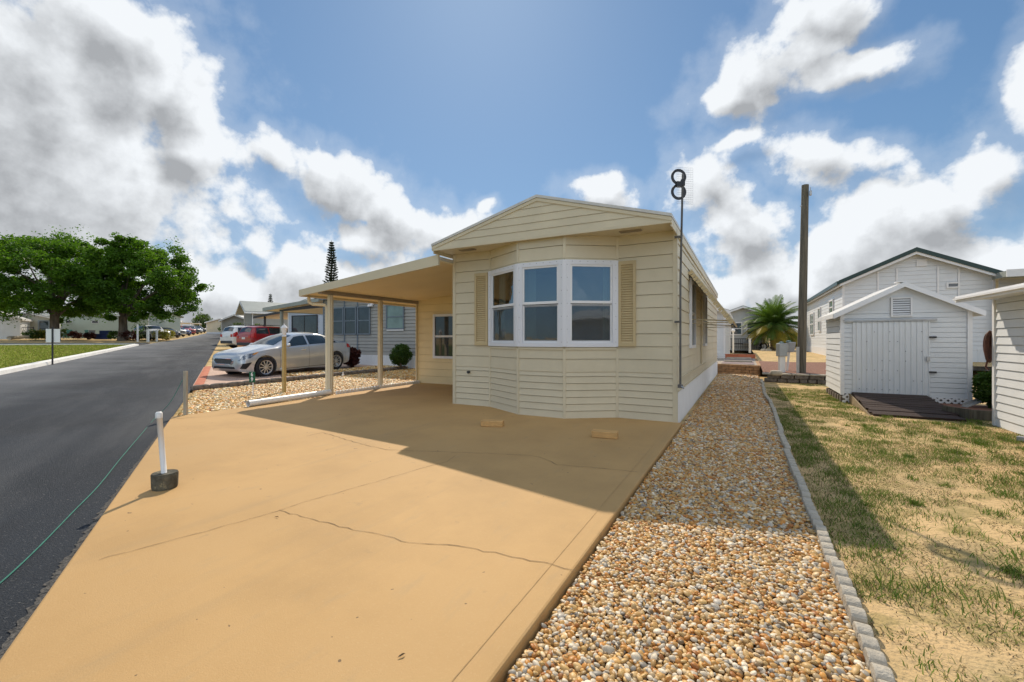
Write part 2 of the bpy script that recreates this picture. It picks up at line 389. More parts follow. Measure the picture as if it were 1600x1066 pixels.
# ================================================================== SETTING
def grid(name, pts_fn, us, vs, mat, kind='structure', tint=None):
    V = np.array([pts_fn(u, v) for u in us for v in vs], dtype=float); nu, nv = len(us), len(vs)
    i, j = np.meshgrid(np.arange(nu-1), np.arange(nv-1), indexing='ij'); a = (i*nv+j).ravel()
    Fc = np.stack([a, a+nv, a+nv+1, a+1], 1)
    o = np_mesh(name, V, Fc, mat, smooth=True, tint=None if tint is None else np.array([[tint(u, v)]*3 for u in us for v in vs]))
    if kind: o['kind'] = kind
    return o
S_LINES = list(np.arange(-60, 10, 10)) + list(np.arange(10, 90, 2.0)) + list(np.arange(90, 210, 8.0)) + [230, 270, 340, 450, 620, 900]
L_LINES = [-900, -600, -300, -150, -80, -50, -30, -20, -10, -5, 0, 5, 10, 20, 30, 50, 80, 150, 300, 600, 900]
def gz(s, l, off): x, y = sl(s, l); return (x, y, Z(x, y)+off)
grid('ground', lambda s, l: gz(s, l, -.075), S_LINES, L_LINES, sand)
RS = [s for s in S_LINES if s <= 340]
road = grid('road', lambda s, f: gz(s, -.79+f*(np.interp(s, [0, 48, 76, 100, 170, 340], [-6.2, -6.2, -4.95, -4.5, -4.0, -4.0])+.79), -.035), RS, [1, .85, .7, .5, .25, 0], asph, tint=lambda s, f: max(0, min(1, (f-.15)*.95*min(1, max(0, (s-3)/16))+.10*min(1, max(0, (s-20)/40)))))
# crumbling asphalt edge along the driveway
mb = MB(); prev = None
k = 0; s = -3.0; rr = random.Random(3)
while s < 8.6:
    w = .012*rr.random()+.022*rr.random()**2; a = (*sl(s, -.81-w), -.031); b = (*sl(s, -.78), -.027+.014*rr.random())
    if prev: mb.quad(prev[0], a, b, prev[1])
    prev = (a, b); s += .022
o = mb.build('asphalt_edge', crumb); o['kind'] = 'structure'
# side road beyond the lawn
grid('side_road', lambda a, b: (lambda p: (p[0], p[1], Z(*p)-.03))(sl(48.6+5.2*a+6.0*b, -6.2-55*a)), np.linspace(0, 1, 24), np.linspace(0, 1, 6), asph)
# lawn
lawn = grid('lawn', lambda a, b: (lambda p: (p[0], p[1], Z(*p)-.0+.03))(sl(-25+(72.5+5.2*b)*a, -6.48-58*b)), np.linspace(0, 1, 50), np.linspace(0, 1, 20), lawnm)
# white kerb
mb = MB(); ss = list(np.arange(-25, 47.0, 1.5)) + [46.6, 47.4]
for i, (sa, sb) in enumerate(zip(ss[:-1], ss[1:])):
    if sb <= sa: continue
    P = [gz(sa, -6.5, .105), gz(sa, -6.22, .09), gz(sa, -6.18, -.06), gz(sb, -6.5, .105), gz(sb, -6.22, .09), gz(sb, -6.18, -.06), gz(sa, -6.52, -.06), gz(sb, -6.52, -.06)]
    mb.add(P, [(0, 1, 4, 3), (1, 2, 5, 4), (6, 0, 3, 7)])
o = mb.build('kerb', kerbm); o['kind'] = 'structure'
mb = MB(); bs = np.linspace(0, 1, 30)
for b0, b1 in zip(bs[:-1], bs[1:]):
    p, q = sl(47.6+5.2*b0, -6.48-58*b0), sl(47.6+5.2*b1, -6.48-58*b1); zp, zq = Z(*p), Z(*q)
    dx, dy = RD[0]*.3, RD[1]*.3
    mb.add([(p[0], p[1], zp-.05), (q[0], q[1], zq-.05), (q[0], q[1], zq+.12), (p[0], p[1], zp+.12), (p[0]+dx, p[1]+dy, zp+.12), (q[0]+dx, q[1]+dy, zq+.12)], [(0, 1, 2, 3), (3, 2, 5, 4)])
o = mb.build('lawn_end_kerb', kerbm); o['kind'] = 'structure'
# driveway slab
edge_y = lambda x: -4.46 - .5475*(x+5.67)
mb = MB(); SL = [(.10, edge_y(.10)), (.10, .02), (-4.2, .02), (-4.2, 2.97), (-7.50, 2.97), (-7.50, edge_y(-7.5))]
mb.prism([(x, y, -.09) for x, y in SL], (0, 0, .09))
slab = mb.build('driveway', conc, bevel=.014); slab['kind'] = 'structure'
def ribbon(name, pxs, w, mat, z=.0035, jag=.012, seed=1, parent=None):
    rr = random.Random(seed); P = [Vector((*G(a, b), z)) for a, b in pxs]; Q = []
    for p, q in zip(P[:-1], P[1:]):
        n = max(2, int((q-p).length/.06))
        for i in range(n): Q.append(p.lerp(q, i/n) + Vector((rr.uniform(-jag, jag), rr.uniform(-jag, jag), 0)))
    Q.append(P[-1]); m = MB(); vs = []
    for i, p in enumerate(Q):
        t = (Q[min(i+1, len(Q)-1)]-Q[max(0, i-1)]); t.z = 0; t.normalize(); nn = Vector((-t.y, t.x, 0)); ww = w*rr.uniform(.45, 1.4)/2
        vs += [p+nn*ww, p-nn*ww]
    m.add(vs, [(2*i, 2*i+1, 2*i+3, 2*i+2) for i in range(len(Q)-1)])
    return m.build(name, mat, parent)
ribbon('crack', [(150, 876), (300, 836), (375, 816), (435, 799), (470, 786), (510, 775), (545, 765), (585, 754), (647, 735), (697, 722), (712, 712)], .004, crackm, seed=2, parent=slab)
ribbon('crack', [(437, 798), (520, 820), (590, 836), (640, 848), (700, 852), (770, 864), (830, 876), (900, 892)], .0045, crackm, seed=3, parent=slab)
ribbon('crack', [(480, 682), (504, 676), (560, 693), (605, 703), (650, 705), (700, 707), (770, 709), (830, 712), (850, 717), (872, 727), (920, 730), (996, 738)], .006, crackm, seed=4, parent=slab)
ribbon('crack', [(270, 655), (330, 651), (390, 643)], .010, crackm, seed=5, parent=slab)
for (xa) in (-.03,):
    m = MB(); m.quad((xa-.0016, -7.2, .003), (xa+.0016, -7.2, .003), (xa+.0016, -.05, .003), (xa-.0016, -.05, .003)); m.build('joint', jointm, slab)
m = MB(); 
for i in range(40):
    x0, x1 = -7.3+7.2*i/40, -7.3+7.2*(i+1)/40
    m.quad((x0, edge_y(x0)+.155, .003), (x1, edge_y(x1)+.155, .003), (x1, edge_y(x1)+.163, .003), (x0, edge_y(x0)+.163, .003))

# neighbour's pink driveway beyond the stone row, with red edge along the road
def nb(a, b):
    x = -11.6 - 6.6*a; y0 = edge_y(x)+.0; y = y0 + (7.2-y0)*b
    return (x, y, Z(x, y)+.0)
grid('neighbour_driveway', nb, np.linspace(0, 1, 14), np.linspace(0, 1, 24), pinkc)
def nb2(a, b):
    x = -11.45 - 6.8*a; y = edge_y(x)+.02+.26*b
    return (x, y, Z(x, y)+.006+.015*min(1, b*4))
grid('red_driveway_edge', nb2, np.linspace(0, 1, 20), np.linspace(0, 1, 4), redp)
# mulch and raised ground behind the retaining wall
def ml(a, b):
    x = 1.5+4.6*a; y = 9.1+5.2*b; return (x, y, .20+.05*math.sin(7*a+3*b)*.3+.16*b)
grid('mulch_bed', ml, np.linspace(0, 1, 14), np.linspace(0, 1, 12), mulch)
def rs(a, b):
    x = 1.5+12*a; y = 14.25+34*b; return (x, y, .33+.12*math.sin(b*2)*.4+.1*b)
grid('sand_terrace', rs, np.linspace(0, 1, 14), np.linspace(0, 1, 14), sand)

# ------------------------------------------------------------------ river pebbles
def ico(sub):
    t = (1+5**.5)/2
    v = [(-1, t, 0), (1, t, 0), (-1, -t, 0), (1, -t, 0), (0, -1, t), (0, 1, t), (0, -1, -t), (0, 1, -t), (t, 0, -1), (t, 0, 1), (-t, 0, -1), (-t, 0, 1)]
    f = [(0, 11, 5), (0, 5, 1), (0, 1, 7), (0, 7, 10), (0, 10, 11), (1, 5, 9), (5, 11, 4), (11, 10, 2), (10, 7, 6), (7, 1, 8), (3, 9, 4), (3, 4, 2), (3, 2, 6), (3, 6, 8), (3, 8, 9), (4, 9, 5), (2, 4, 11), (6, 2, 10), (8, 6, 7), (9, 8, 1)]
    v = [tuple(np.array(p)/np.linalg.norm(p)) for p in v]
    for _ in range(sub):
        nf = []; mid = {}
        def mp(a, b):
            k = (min(a, b), max(a, b))
            if k not in mid:
                p = np.array(v[a])+np.array(v[b]); v.append(tuple(p/np.linalg.norm(p))); mid[k] = len(v)-1
            return mid[k]
        for a, b, c in f:
            x, y, z = mp(a, b), mp(b, c), mp(c, a); nf += [(a, x, z), (b, y, x), (c, z, y), (x, y, z)]
        f = nf
    return np.array(v), np.array(f)
PAL = np.array([(.54, .33, .12), (.60, .42, .20), (.66, .52, .33), (.68, .62, .52), (.50, .24, .06), (.40, .17, .05), (.34, .325, .30), (.56, .38, .16), (.72, .67, .58), (.27, .19, .11), (.58, .30, .08), (.48, .46, .43)])
PW = np.array([.15, .14, .12, .10, .11, .05, .06, .11, .07, .04, .07, .05]); PW = PW/PW.sum(); PAL = PAL*np.array([1.0, .93, .80])
def pebbles(pos, size, sub, squash=(.6, 1.0)):
    """arrays of stones: pos (n,3), size (n,) -> verts, faces, tint"""
    bv, bf = ico(sub); n = len(pos); k = len(bv)
    shp = np.stack([rng.uniform(.85, 1.45, n), rng.uniform(.75, 1.1, n), rng.uniform(.40, .72, n)], 1)*size[:, None]
    V = bv[None]*shp[:, None]
    V = V*(1+.10*np.sin(bv[None, :, [1, 2, 0]]*rng.uniform(1.5, 3, (n, 1, 1))+rng.uniform(0, 6, (n, 1, 1))))
    a, b, c = rng.uniform(0, 2*np.pi, n), rng.normal(0, .32, n), rng.normal(0, .32, n)
    def rot(V, i, j, t):
        x, y = V[..., i].copy(), V[..., j].copy(); ct, st = np.cos(t)[:, None], np.sin(t)[:, None]
        V[..., i] = x*ct-y*st; V[..., j] = x*st+y*ct
    rot(V, 1, 2, b); rot(V, 0, 2, c); rot(V, 0, 1, a)
    V = V + pos[:, None]
    Fc = bf[None] + (np.arange(n)*k)[:, None, None]
    col = PAL[rng.choice(len(PAL), n, p=PW)]*rng.uniform(.68, 1.22, (n, 1))
    T = np.repeat(np.clip(col, 0, .9), k, 0)
    return V.reshape(-1, 3), Fc.reshape(-1, 3), T
def merge(parts):
    V = []; Fc = []; T = []; o = 0
    for v, f, t in parts: V.append(v); Fc.append(f+o); T.append(t); o += len(v)
    return np.concatenate(V), np.concatenate(Fc), np.concatenate(T)
def scatter(x0, x1, y0, y1, cell, jit=.42, keep=None):
    xs = np.arange(x0, x1, cell); ys = np.arange(y0, y1, cell); X, Y = np.meshgrid(xs, ys); X = X.ravel()+rng.uniform(-jit, jit, X.size)*cell; Y = Y.ravel()+rng.uniform(-jit, jit, Y.size)*cell
    if keep is not None: m = keep(X, Y); X, Y = X[m], Y[m]
    return X, Y
Zv = np.vectorize(Z)
def gravel(name, x0, x1, y0, y1, bands, label, base=-.055, keep=None):
    parts = []
    for (ya, yb, cell, sub, layers) in bands:
        for ly in range(layers):
            X, Y = scatter(x0, x1, max(ya, y0), min(yb, y1), cell, keep=keep)
            if len(X) == 0: continue
            sz = cell*rng.uniform(.42, .70, len(X))*np.where(rng.random(len(X)) < .10, 1.45, 1)*rng.uniform(.85, 1.1, len(X))
            z = Zv(X, Y)+base+.010*ly+.4*cell*rng.random(len(X))+.006*np.sin(X*3.1+Y*1.7)
            parts.append(pebbles(np.stack([X, Y, z], 1), sz, sub))
    V, Fc, T = merge(parts)
    o = np_mesh(name, V, Fc, pebm, tint=T, smooth=True)
    return tag(o, label, 'gravel', kind='stuff')
gravel('river_gravel', .13, 1.395, -6.4, 11.25, [(-6.4, -4.2, .0212, 2, 2), (-4.2, -1.5, .0238, 1, 2), (-1.5, 3, .030, 1, 2), (3, 11.25, .048, 1, 1), (3, 11.25, .048, 0, 1)], 'tan and white river pebbles filling the strip between driveway edge and scalloped edging')
PAL_RIVER = PAL.copy(); PAL = np.clip(PAL*np.array([1.10, 1.09, .92]), 0, .8)
gravel('yellow_gravel', -11.35, -7.55, -3.6, 7.2, [(-3.6, 7.2, .055, 1, 1), (-3.6, 7.2, .055, 1, 1)], 'coarse yellow gravel bed between the driveway and the dark stone row', keep=lambda X, Y: Y > edge_y(X)+.10)
gravel('yellow_gravel_strip', -12.9, -11.62, 2.2, 7.0, [(2.2, 7.0, .07, 0, 2)], 'narrow yellow gravel strip in front of the grey house windows', base=-.0)
# ------------------------------------------------------------------ grass
def blades(X, Y, base, h, w, cols, lean=.5):
    n = len(X); a = rng.uniform(0, 2*np.pi, n); h = h*rng.uniform(.5, 1.3, n); w = w*rng.uniform(.7, 1.3, n)
    dx, dy = np.cos(a), np.sin(a); la = rng.uniform(0, 2*np.pi, n); le = h*rng.uniform(.1, lean*1.6, n)
    z = Zv(X, Y)+base
    A = np.stack([X-dx*w, Y-dy*w, z-.005], 1); B = np.stack([X+dx*w, Y+dy*w, z-.005], 1)
    M1 = np.stack([X-dx*w*.7+np.cos(la)*le*.4, Y-dy*w*.7+np.sin(la)*le*.4, z+h*.6], 1); M2 = np.stack([X+dx*w*.7+np.cos(la)*le*.4, Y+dy*w*.7+np.sin(la)*le*.4, z+h*.6], 1)
    Tp = np.stack([X+np.cos(la)*le, Y+np.sin(la)*le, z+h*.95], 1)
    V = np.stack([A, B, M2, M1, Tp], 1).reshape(-1, 3); k = np.arange(n)*5
    Fc = np.concatenate([np.stack([k, k+1, k+2], 1), np.stack([k, k+2, k+3], 1), np.stack([k+3, k+2, k+4], 1)])
    return V, Fc, np.repeat(cols, 5, 0)
def vnoise(X, Y, sc, seed):
    g = np.random.default_rng(seed).random((256, 256)); x, y = X/sc+100, Y/sc+100
    i, j = np.floor(x).astype(int), np.floor(y).astype(int); fx, fy = x-i, y-j; fx, fy = fx*fx*(3-2*fx), fy*fy*(3-2*fy)
    q = lambda a, b: g[a % 256, b % 256]
    return (q(i, j)*(1-fx)+q(i+1, j)*fx)*(1-fy)+(q(i, j+1)*(1-fx)+q(i+1, j+1)*fx)*fy
def gcols(n, dry, greens=((.10, .185, .025), (.15, .235, .035), (.22, .27, .06)), drys=((.40, .32, .15), (.30, .24, .11), (.20, .15, .08))):
    g = np.array(greens)[rng.integers(0, len(greens), n)]; d = np.array(drys)[rng.integers(0, len(drys), n)]
    return np.where((rng.random(n) < dry)[:, None], d, g)*rng.uniform(.75, 1.25, (n, 1))
parts = []
n = 330000; X = rng.uniform(1.46, 9.5, n); Y = rng.uniform(-6.3, 8.9, n)
patch = .45*vnoise(X, Y, .85, 3)+.35*vnoise(X, Y, .33, 4)+.2*vnoise(X, Y, .13, 5) + np.where(X < 2.05, .10, 0)*np.clip((-Y+3)/6, 0, 1) + .06*np.clip((Y-.5)/3, 0, 1)*np.clip((X-2.2), 0, 1)
bare = np.clip((vnoise(X, Y, 1.6, 9)-.56)*3, 0, .14) + np.where((Y < -2.2) & (X < 2.6), .05, 0)
m = (patch-bare > .485) & (rng.random(n) < np.clip((patch-bare-.485)*8, .05, .9)); Xg, Yg = X[m], Y[m]
inside = (Xg > 4.5) & (Yg > 2.4)
shed_zone = ((Xg > 3.2) & (Xg < 5.4) & (Yg > 4.6))
m2 = ~(inside | shed_zone); Xg, Yg = Xg[m2], Yg[m2]
parts.append(blades(Xg, Yg, -.075, .026, .0024, gcols(len(Xg), .30), lean=1.3))
n = 150000; X = rng.uniform(1.46, 7, n); Y = rng.uniform(-6.3, 6, n); m = (vnoise(X, Y, .7, 13)*.6+vnoise(X, Y, .2, 14)*.4 > .44) & ~((X > 3.2) & (Y > 4.6)) & ~((X > 4.5) & (Y > 2.4))
X, Y = X[m], Y[m]
parts.append(blades(X, Y, -.075, .009, .0028, gcols(len(X), .86)*.8, lean=3.5))
# dark twigs, seeds and dead stems lying on the sand
n = 120000; X = rng.uniform(1.46, 7, n); Y = rng.uniform(-6.3, 6, n); w_ = .55*vnoise(X, Y, .5, 33)+.45*vnoise(X, Y, .11, 34); m = (w_ > .54) & ~((X > 3.2) & (Y > 4.4)) & ~((X > 4.4) & (Y > 2.4)); X, Y = X[m], Y[m]
parts.append(blades(X, Y, -.075, .006, .0026, np.array([(.085, .065, .04), (.13, .10, .055), (.10, .10, .045)])[rng.integers(0, 3, len(X))], lean=4.0))
# distinct tufts
for i in range(760):
    cx, cy = rng.uniform(1.6, 6.5), rng.uniform(-5.8, 6.5)
    if (cx > 3.2 and cy > 4.6) or (cx > 4.4 and cy > 2.3): continue
    k = int(rng.uniform(25, 120)); r_ = rng.uniform(.025, .11)
    parts.append(blades(cx+rng.normal(0, r_, k), cy+rng.normal(0, r_, k), -.075, rng.uniform(.025, .06), .0028, gcols(k, .08), lean=1.2))
# greener strip in the shade beside the edging
k = 7500; X = 1.47+np.abs(rng.normal(0, .24, k)); Y = rng.uniform(-4.3, 2.0, k); m = vnoise(X, Y, .22, 21)+rng.normal(0, .12, k) > .46; X, Y = X[m], Y[m]
parts.append(blades(X, Y, -.075, .034, .0026, gcols(len(X), .2), lean=1.1))
V, Fc, T = merge(parts)
tag(np_mesh('sparse_grass', V, Fc, grassm, tint=T), 'sparse green and dry grass tufts growing in the sandy lot', 'grass', kind='stuff')
# lawn grass on the far side of the road
n = 150000; s_ = rng.uniform(8, 52, n); l_ = -6.6-np.abs(rng.uniform(0, 1, n))**1.3*44
X = CX+s_*RD[0]+l_*RN[0]; Y = CY+s_*RD[1]+l_*RN[1]; m = s_ < 47.2+5.2*(-6.48-l_)/58; X, Y = X[m], Y[m]
c = gcols(len(X), .22, ((.13, .20, .02), (.20, .27, .03), (.26, .30, .04)), ((.32, .28, .08), (.28, .22, .09)))
V, Fc, T = blades(X, Y, .03, .055, .012, c)
tag(np_mesh('lawn_grass', V, Fc, grassm, tint=T), 'short sunlit green grass of the lawn behind the white kerb', 'grass', kind='stuff')
# ================================================================== THE CREAM MOBILE HOME
home_t = thing('mobile_home', 'cream mobile home with a white bay window and tan shutters under a low gable', 'house', (-2.1, 0, 0))
LOWP, HIP, ZS = .1135, .208, .76
def siding(mb, A, B, z0, z1, n):
    if z0 < ZS: lap(mb, A, B, z0, min(ZS, z1), LOWP if z0 < .05 else LOWP, n)
    if z1 > ZS:
        za = max(ZS, z0)
        # keep the courses in line all round
        k = math.ceil((za-ZS)/HIP - 1e-6); first = ZS+k*HIP
        if first-za > .01: lap(mb, A, B, za, min(first, z1), HIP, n)
        if first < z1: lap(mb, A, B, max(first, za), z1, HIP, n)
BAY = [(-4.2, 0), (-3.36, 0), (-2.50, -.50), (-1.65, -.50), (-.91, 0), (0, 0)]
WZ0, WZ1 = 1.17, 2.60
m = MB()
def nrm(A, B): d = Vector((B[0]-A[0], B[1]-A[1], 0)).normalized(); return Vector((d.y, -d.x, 0))
for i in range(5):
    A, B = BAY[i], BAY[i+1]; nn = nrm(A, B)
    if i in (1, 2, 3): siding(m, A, B, .0, WZ0+.01, nn); siding(m, A, B, WZ1-.01, 3.0, nn)
    else: siding(m, A, B, .0, 3.0, nn)
siding(m, (0, 0), (0, 11.8), .47, 2.97, (1, 0))
lap(m, (-4.2, 9), (-4.2, 0), .0, 2.97, HIP, (-1, 0))
m.quad((0, 11.8, 0), (-4.2, 11.8, 0), (-4.2, 11.8, 3), (0, 11.8, 3))
wall = m.build('wall', cream, home_t)
m = MB()
for i in range(6):
    x, y = BAY[i]
    a = nrm(BAY[max(0, i-1)], BAY[max(1, i)]) if i > 0 else nrm(BAY[0], BAY[1]); b = nrm(BAY[min(i, 4)], BAY[min(i+1, 5)]); nn = (a+b).normalized()
    m = MB()
    if i in (0, 5): m.box(x-.035, x+.035, -.02, .03, 0, 2.99); m.build('batten', cream_tr, home_t)
    else:
        e = Vector((-nn.y, nn.x, 0)); c = Vector((x, y, 0))+nn*.008
        m.obox(c+Vector((0, 0, (WZ0-.03)/2)), e, nn, .045, .022, WZ0-.03); m.build('batten', cream_tr, home_t); m = MB(); m.obox(c+Vector((0, 0, (WZ1+3.0)/2+.012)), e, nn, .045, .022, 3.0-WZ1-.03); m.build('batten', cream_tr, home_t)
    if i < 5:
        nn = nrm(BAY[i], BAY[i+1]); A, B = Vector((*BAY[i], 0)), Vector((*BAY[i+1], 0)); e = (B-A).normalized()
        if i in (1, 2, 3): m = MB(); m.obox((A+B)/2+nn*.014+Vector((0, 0, WZ0-.03)), e, nn, (B-A).length-.02, .02, .03); m.build('window_sill', cream_tr, home_t)
sk = MB(); ribs(sk, (.012, .02), (.012, 11.8), -.09, .47, (1, 0), .105, .012); sk.build('skirting', whitep, home_t)
m = MB(); m.box(.004, .03, .0, 11.8, .46, .49); m.box(.004, .022, .05, 11.8, .60, .66); m.build('sill_board', cream_tr, home_t)
# gable, roof, soffit
m = MB(); XE0, XE1, XM = -4.29, .03, -2.10; YF = -.60; ZE, ZR = 3.06, 3.66
gs = lambda z: (((z-3.0)/(ZR-.03-3.0))*(XM-XE0)/(XE1-XE0), 1-((z-3.0)/(ZR-.03-3.0))*(XE1-XM)/(XE1-XE0))
lap(m, (XE0, YF), (XE1, YF), 3.0, ZR-.04, .125, (0, -1), span=gs, lip=.010, slot=.0035); m.build('gable', cream, home_t)
r = MB()
for xa, sg in ((XE0, -1), (XE1, 1)):
    r.prism([(xa+sg*.005, YF-.03, ZE), (XM, YF-.03, ZR), (XM, YF-.03, ZR+.045), (xa+sg*.005, YF-.03, ZE+.045)], (0, 12.6, 0))
rf = r.build('roof', roof_wh, home_t)
m = MB()
for xa in (XE0, XE1):
    m.prism([(xa, YF-.02, ZE-.06), (XM, YF-.02, ZR-.06), (XM, YF-.02, ZR-.005), (xa, YF-.02, ZE-.005)], (0, .02, 0))
m.box(XE0, XE1, YF-.012, YF+.03, 2.975, 3.02)
m.box(XE1-.02, XE1, YF+.03, 11.95, 2.93, 3.055); m.box(XE0, XE0+.02, YF+.03, 11.95, 2.93, 3.055)
m.build('fascia', cream_tr, home_t)
m = MB(); m.box(XE0+.02, XE1-.02, YF+.03, .0, 3.0, 3.015);  so = m.build('soffit', cream, home_t)
for xv in (-3.68, -.62):
    m = MB(); m.box(xv-.17, xv+.17, -.36, -.26, 2.985, 2.999)
    for k in range(5): m.box(xv-.16, xv+.16, -.35+.02*k, -.344+.02*k, 2.98, 2.985)
    m.build('soffit_vent', beam_br, so)
# shutters
for xa, xb in ((-3.70, -3.40), (-.88, -.60)):
    m = MB(); z0, z1 = 1.18, 2.58
    m.box(xa, xa+.045, -.045, -.012, z0, z1); m.box(xb-.045, xb, -.045, -.012, z0, z1); m.box(xa+.045, xb-.045, -.043, -.012, z0, z0+.06); m.box(xa+.045, xb-.045, -.043, -.012, z1-.06, z1)
    k = 0; z = z0+.06
    while z < z1-.07:
        m.quad((xa+.045, -.040, z), (xb-.045, -.040, z), (xb-.045, -.018, z+.036), (xa+.045, -.018, z+.036))
        m.quad((xa+.045, -.018, z+.036), (xb-.045, -.018, z+.036), (xb-.045, -.04, z+.04), (xa+.045, -.04, z+.04)); z += .04
    m.build('shutter', tan_sh, home_t)
# bay windows
screw = pm('screw_heads', (.25, .25, .26), .5, .1, 5)
for i in (1, 2, 3):
    A, B = Vector((*BAY[i], 0)), Vector((*BAY[i+1], 0)); e = (B-A).normalized(); nn = nrm(A, B); wd = (B-A).length-.015; c = (A+B)/2; up = Vector((0, 0, 1)); fz0, fz1 = WZ0, WZ1; h = fz1-fz0; zc = (fz0+fz1)/2
    m = MB(); d = .07
    sw = (.085, .085); tb = .075
    ff = c+nn*.004
    for sg in (-1, 1): m.obox(ff+e*(sg*(wd-sw[0])/2)+up*zc, e, nn, sw[0], d, h)
    m.obox(ff+up*(fz0+tb*.45), e, nn, wd-2*sw[0], d-.004, tb*.9); m.obox(ff+up*(fz1-tb*.5), e, nn, wd-2*sw[0], d-.004, tb)
    m.mark()
    for k in range(7):
        for q in (-1, 1): m.obox(ff+e*(q*(wd/2-.03))+up*(fz0+.08+k*(h-.16)/6)+nn*(d/2+.001), e, nn, .009, .004, .009)
    for k in range(6): m.obox(ff+e*((k+.5)/6-.5)*(wd-.1)+up*(fz1-.025)+nn*(d/2+.001), e, nn, .009, .004, .009)
    fr = m.build('window', wframe, home_t, mat2=screw)
    iw = wd-2*sw[0]; m = MB()
    zl, zh = fz0+tb*.9, fz1-tb; zm = (zl+zh)/2
    for (a, b, off) in ((zl, zm-.005, -.012), (zm+.005, zh, .006)):
        o_ = ff+nn*off; t_ = .032
        for sg in (-1, 1): m.obox(o_+e*(sg*(iw-t_)/2)+up*((a+b)/2), e, nn, t_, .03, b-a)
        m.obox(o_+up*(a+t_*.7), e, nn, iw-2*t_, .028, t_*1.4); m.obox(o_+up*(b-t_*.5), e, nn, iw-2*t_, .028, t_)
    m.build('sash', whitep, fr, bevel=.003)
    g = MB()
    for (a, b, off) in ((zl, zm, -.012), (zm, zh, .006)):
        g.obox(ff+nn*off+up*((a+b)/2), e, nn, iw-.03, .004, b-a-.03)
    g.build('pane', pane_b, fr)
    g = MB(); q0 = ff+nn*.006; q1, q2 = q0-e*(iw/2-.03), q0+e*(iw/2-.03); g.quad(q1+up*(zl+.03), q2+up*(zl+.03), q2+up*(zm-.01), q1+up*(zm-.01)); g.build('insect_screen', screen_m, fr)
    # sheer curtains behind the panes
    m = MB()
    for (t0, t1) in (((.06, .26), (.74, .97))[:1] if i == 1 else ((.04, .30),) if i == 2 else ((.78, .98),)):
        pts = []
        for k in range(25):
            t = t0+(t1-t0)*k/24; pts.append(A.lerp(B, t)-nn*(.16+.022*math.sin(k*1.9)))
        for p, q in zip(pts[:-1], pts[1:]): m.quad(p+up*1.1, q+up*1.1, q+up*2.62, p+up*2.62)
    m.build('curtain', curtain, fr)
for i in (1, 2, 3, 4):
    x, y = BAY[i]; nn = (nrm(BAY[i-1], BAY[i])+nrm(BAY[i], BAY[i+1])).normalized(); m = MB(); m.obox((x+nn.x*.012, y+nn.y*.012, (WZ0+WZ1)/2), (-nn.y, nn.x), nn, .07 if i in (2, 3) else .04, .07, WZ1-WZ0-.004); m.build('corner_post', wframe, home_t, bevel=.006)
m = MB(); m.box(-4.1, -.1, 2.6, 2.62, .3, 2.9); m.box(-4.1, -.1, .06, 2.6, .28, .30); m.box(-4.1, -.1, .06, 2.6, 2.90, 2.92); m.box(-2.6, -1.6, -.42, .055, 1.0, 1.02); m.box(-2.6, -1.6, -.42, .055, 2.75, 2.77)
m.box(-3.3, -2.0, 1.5, 2.3, .3, .75); m.box(-3.3, -2.0, 2.2, 2.4, .75, 1.1); m.box(-1.3, -.6, 1.0, 1.8, .3, 1.0)
m.build('interior', inter, home_t)
# side windows and the faucet
for (yc, w_) in ((2.36, .85), (5.6, .8)):
    window(home_t, (.0, yc), (0, 1), (1, 0), w_, 1.12, 2.5, wframe, pane_d, .06, .055)
m = MB(); m.box(.02, .05, 4.32, 4.40, .7, 2.35); m.build('drain_pipe', cream_tr, home_t)
m = MB(); m.box(-3.86, -3.82, -.07, -.01, .63, .67); m.tube([(-3.84, -.05, .65), (-3.80, -.11, .67), (-3.79, -.13, .63)], .012, 8); m.build('faucet', darkm, home_t)
# fabric window awning on the side wall
aw = MB(); ya, yb = 1.76, 6.15; P = [(.03, 2.63), (.76, 1.62)]
N_ = 30
for k in range(N_):
    y0_, y1_ = ya+(yb-ya)*k/N_, ya+(yb-ya)*(k+1)/N_
    aw.prism([(P[0][0], y0_, P[0][1]), (P[1][0], y0_, P[1][1]), (P[1][0]+.03, y0_, P[1][1]+.015), (P[0][0]+.03, y0_, P[0][1]+.015)], (0, (y1_-y0_)*.985, 0))
awn = aw.build('awning', cream_tr, home_t)
m = MB()
for k in range(17):
    t = (k+.5)/17; x = P[0][0]+(P[1][0]-P[0][0])*t; z = P[0][1]+(P[1][1]-P[0][1])*t; m.obox((x, ya-.012, z-.03), (P[1][0]-P[0][0], 0, P[1][1]-P[0][1]), (0, 1, 0), .062, .012, .07 if k % 2 else .085)
m.build('valance', tan_sh, awn)
for yy in (2.3, 5.9):
    for (za, zb_, r_) in ((1.70, 1.66, .014), (1.62, 1.63, .010)): m = MB(); m.tube([(.02, yy, za), (.70, yy, zb_)], r_, 6); m.build('awning_arm', cream_tr, awn)
# side room under the carport roof
m = MB(); lap(m, (-7.67, 2.95), (-4.21, 2.95), .0, 2.8, .21, (0, -1), lip=.006); lap(m, (-7.67, 9), (-7.67, 2.95), 0, 2.4, .21, (-1, 0)); m.box(-7.71, -7.64, 2.92, 2.99, 0, 2.40)
room = m.build('side_room', yellow, home_t)
window(room, (-6.62, 2.945), (1, 0), (0, -1), .86, .74, 2.02, wframe, pane_d, .07, .05)
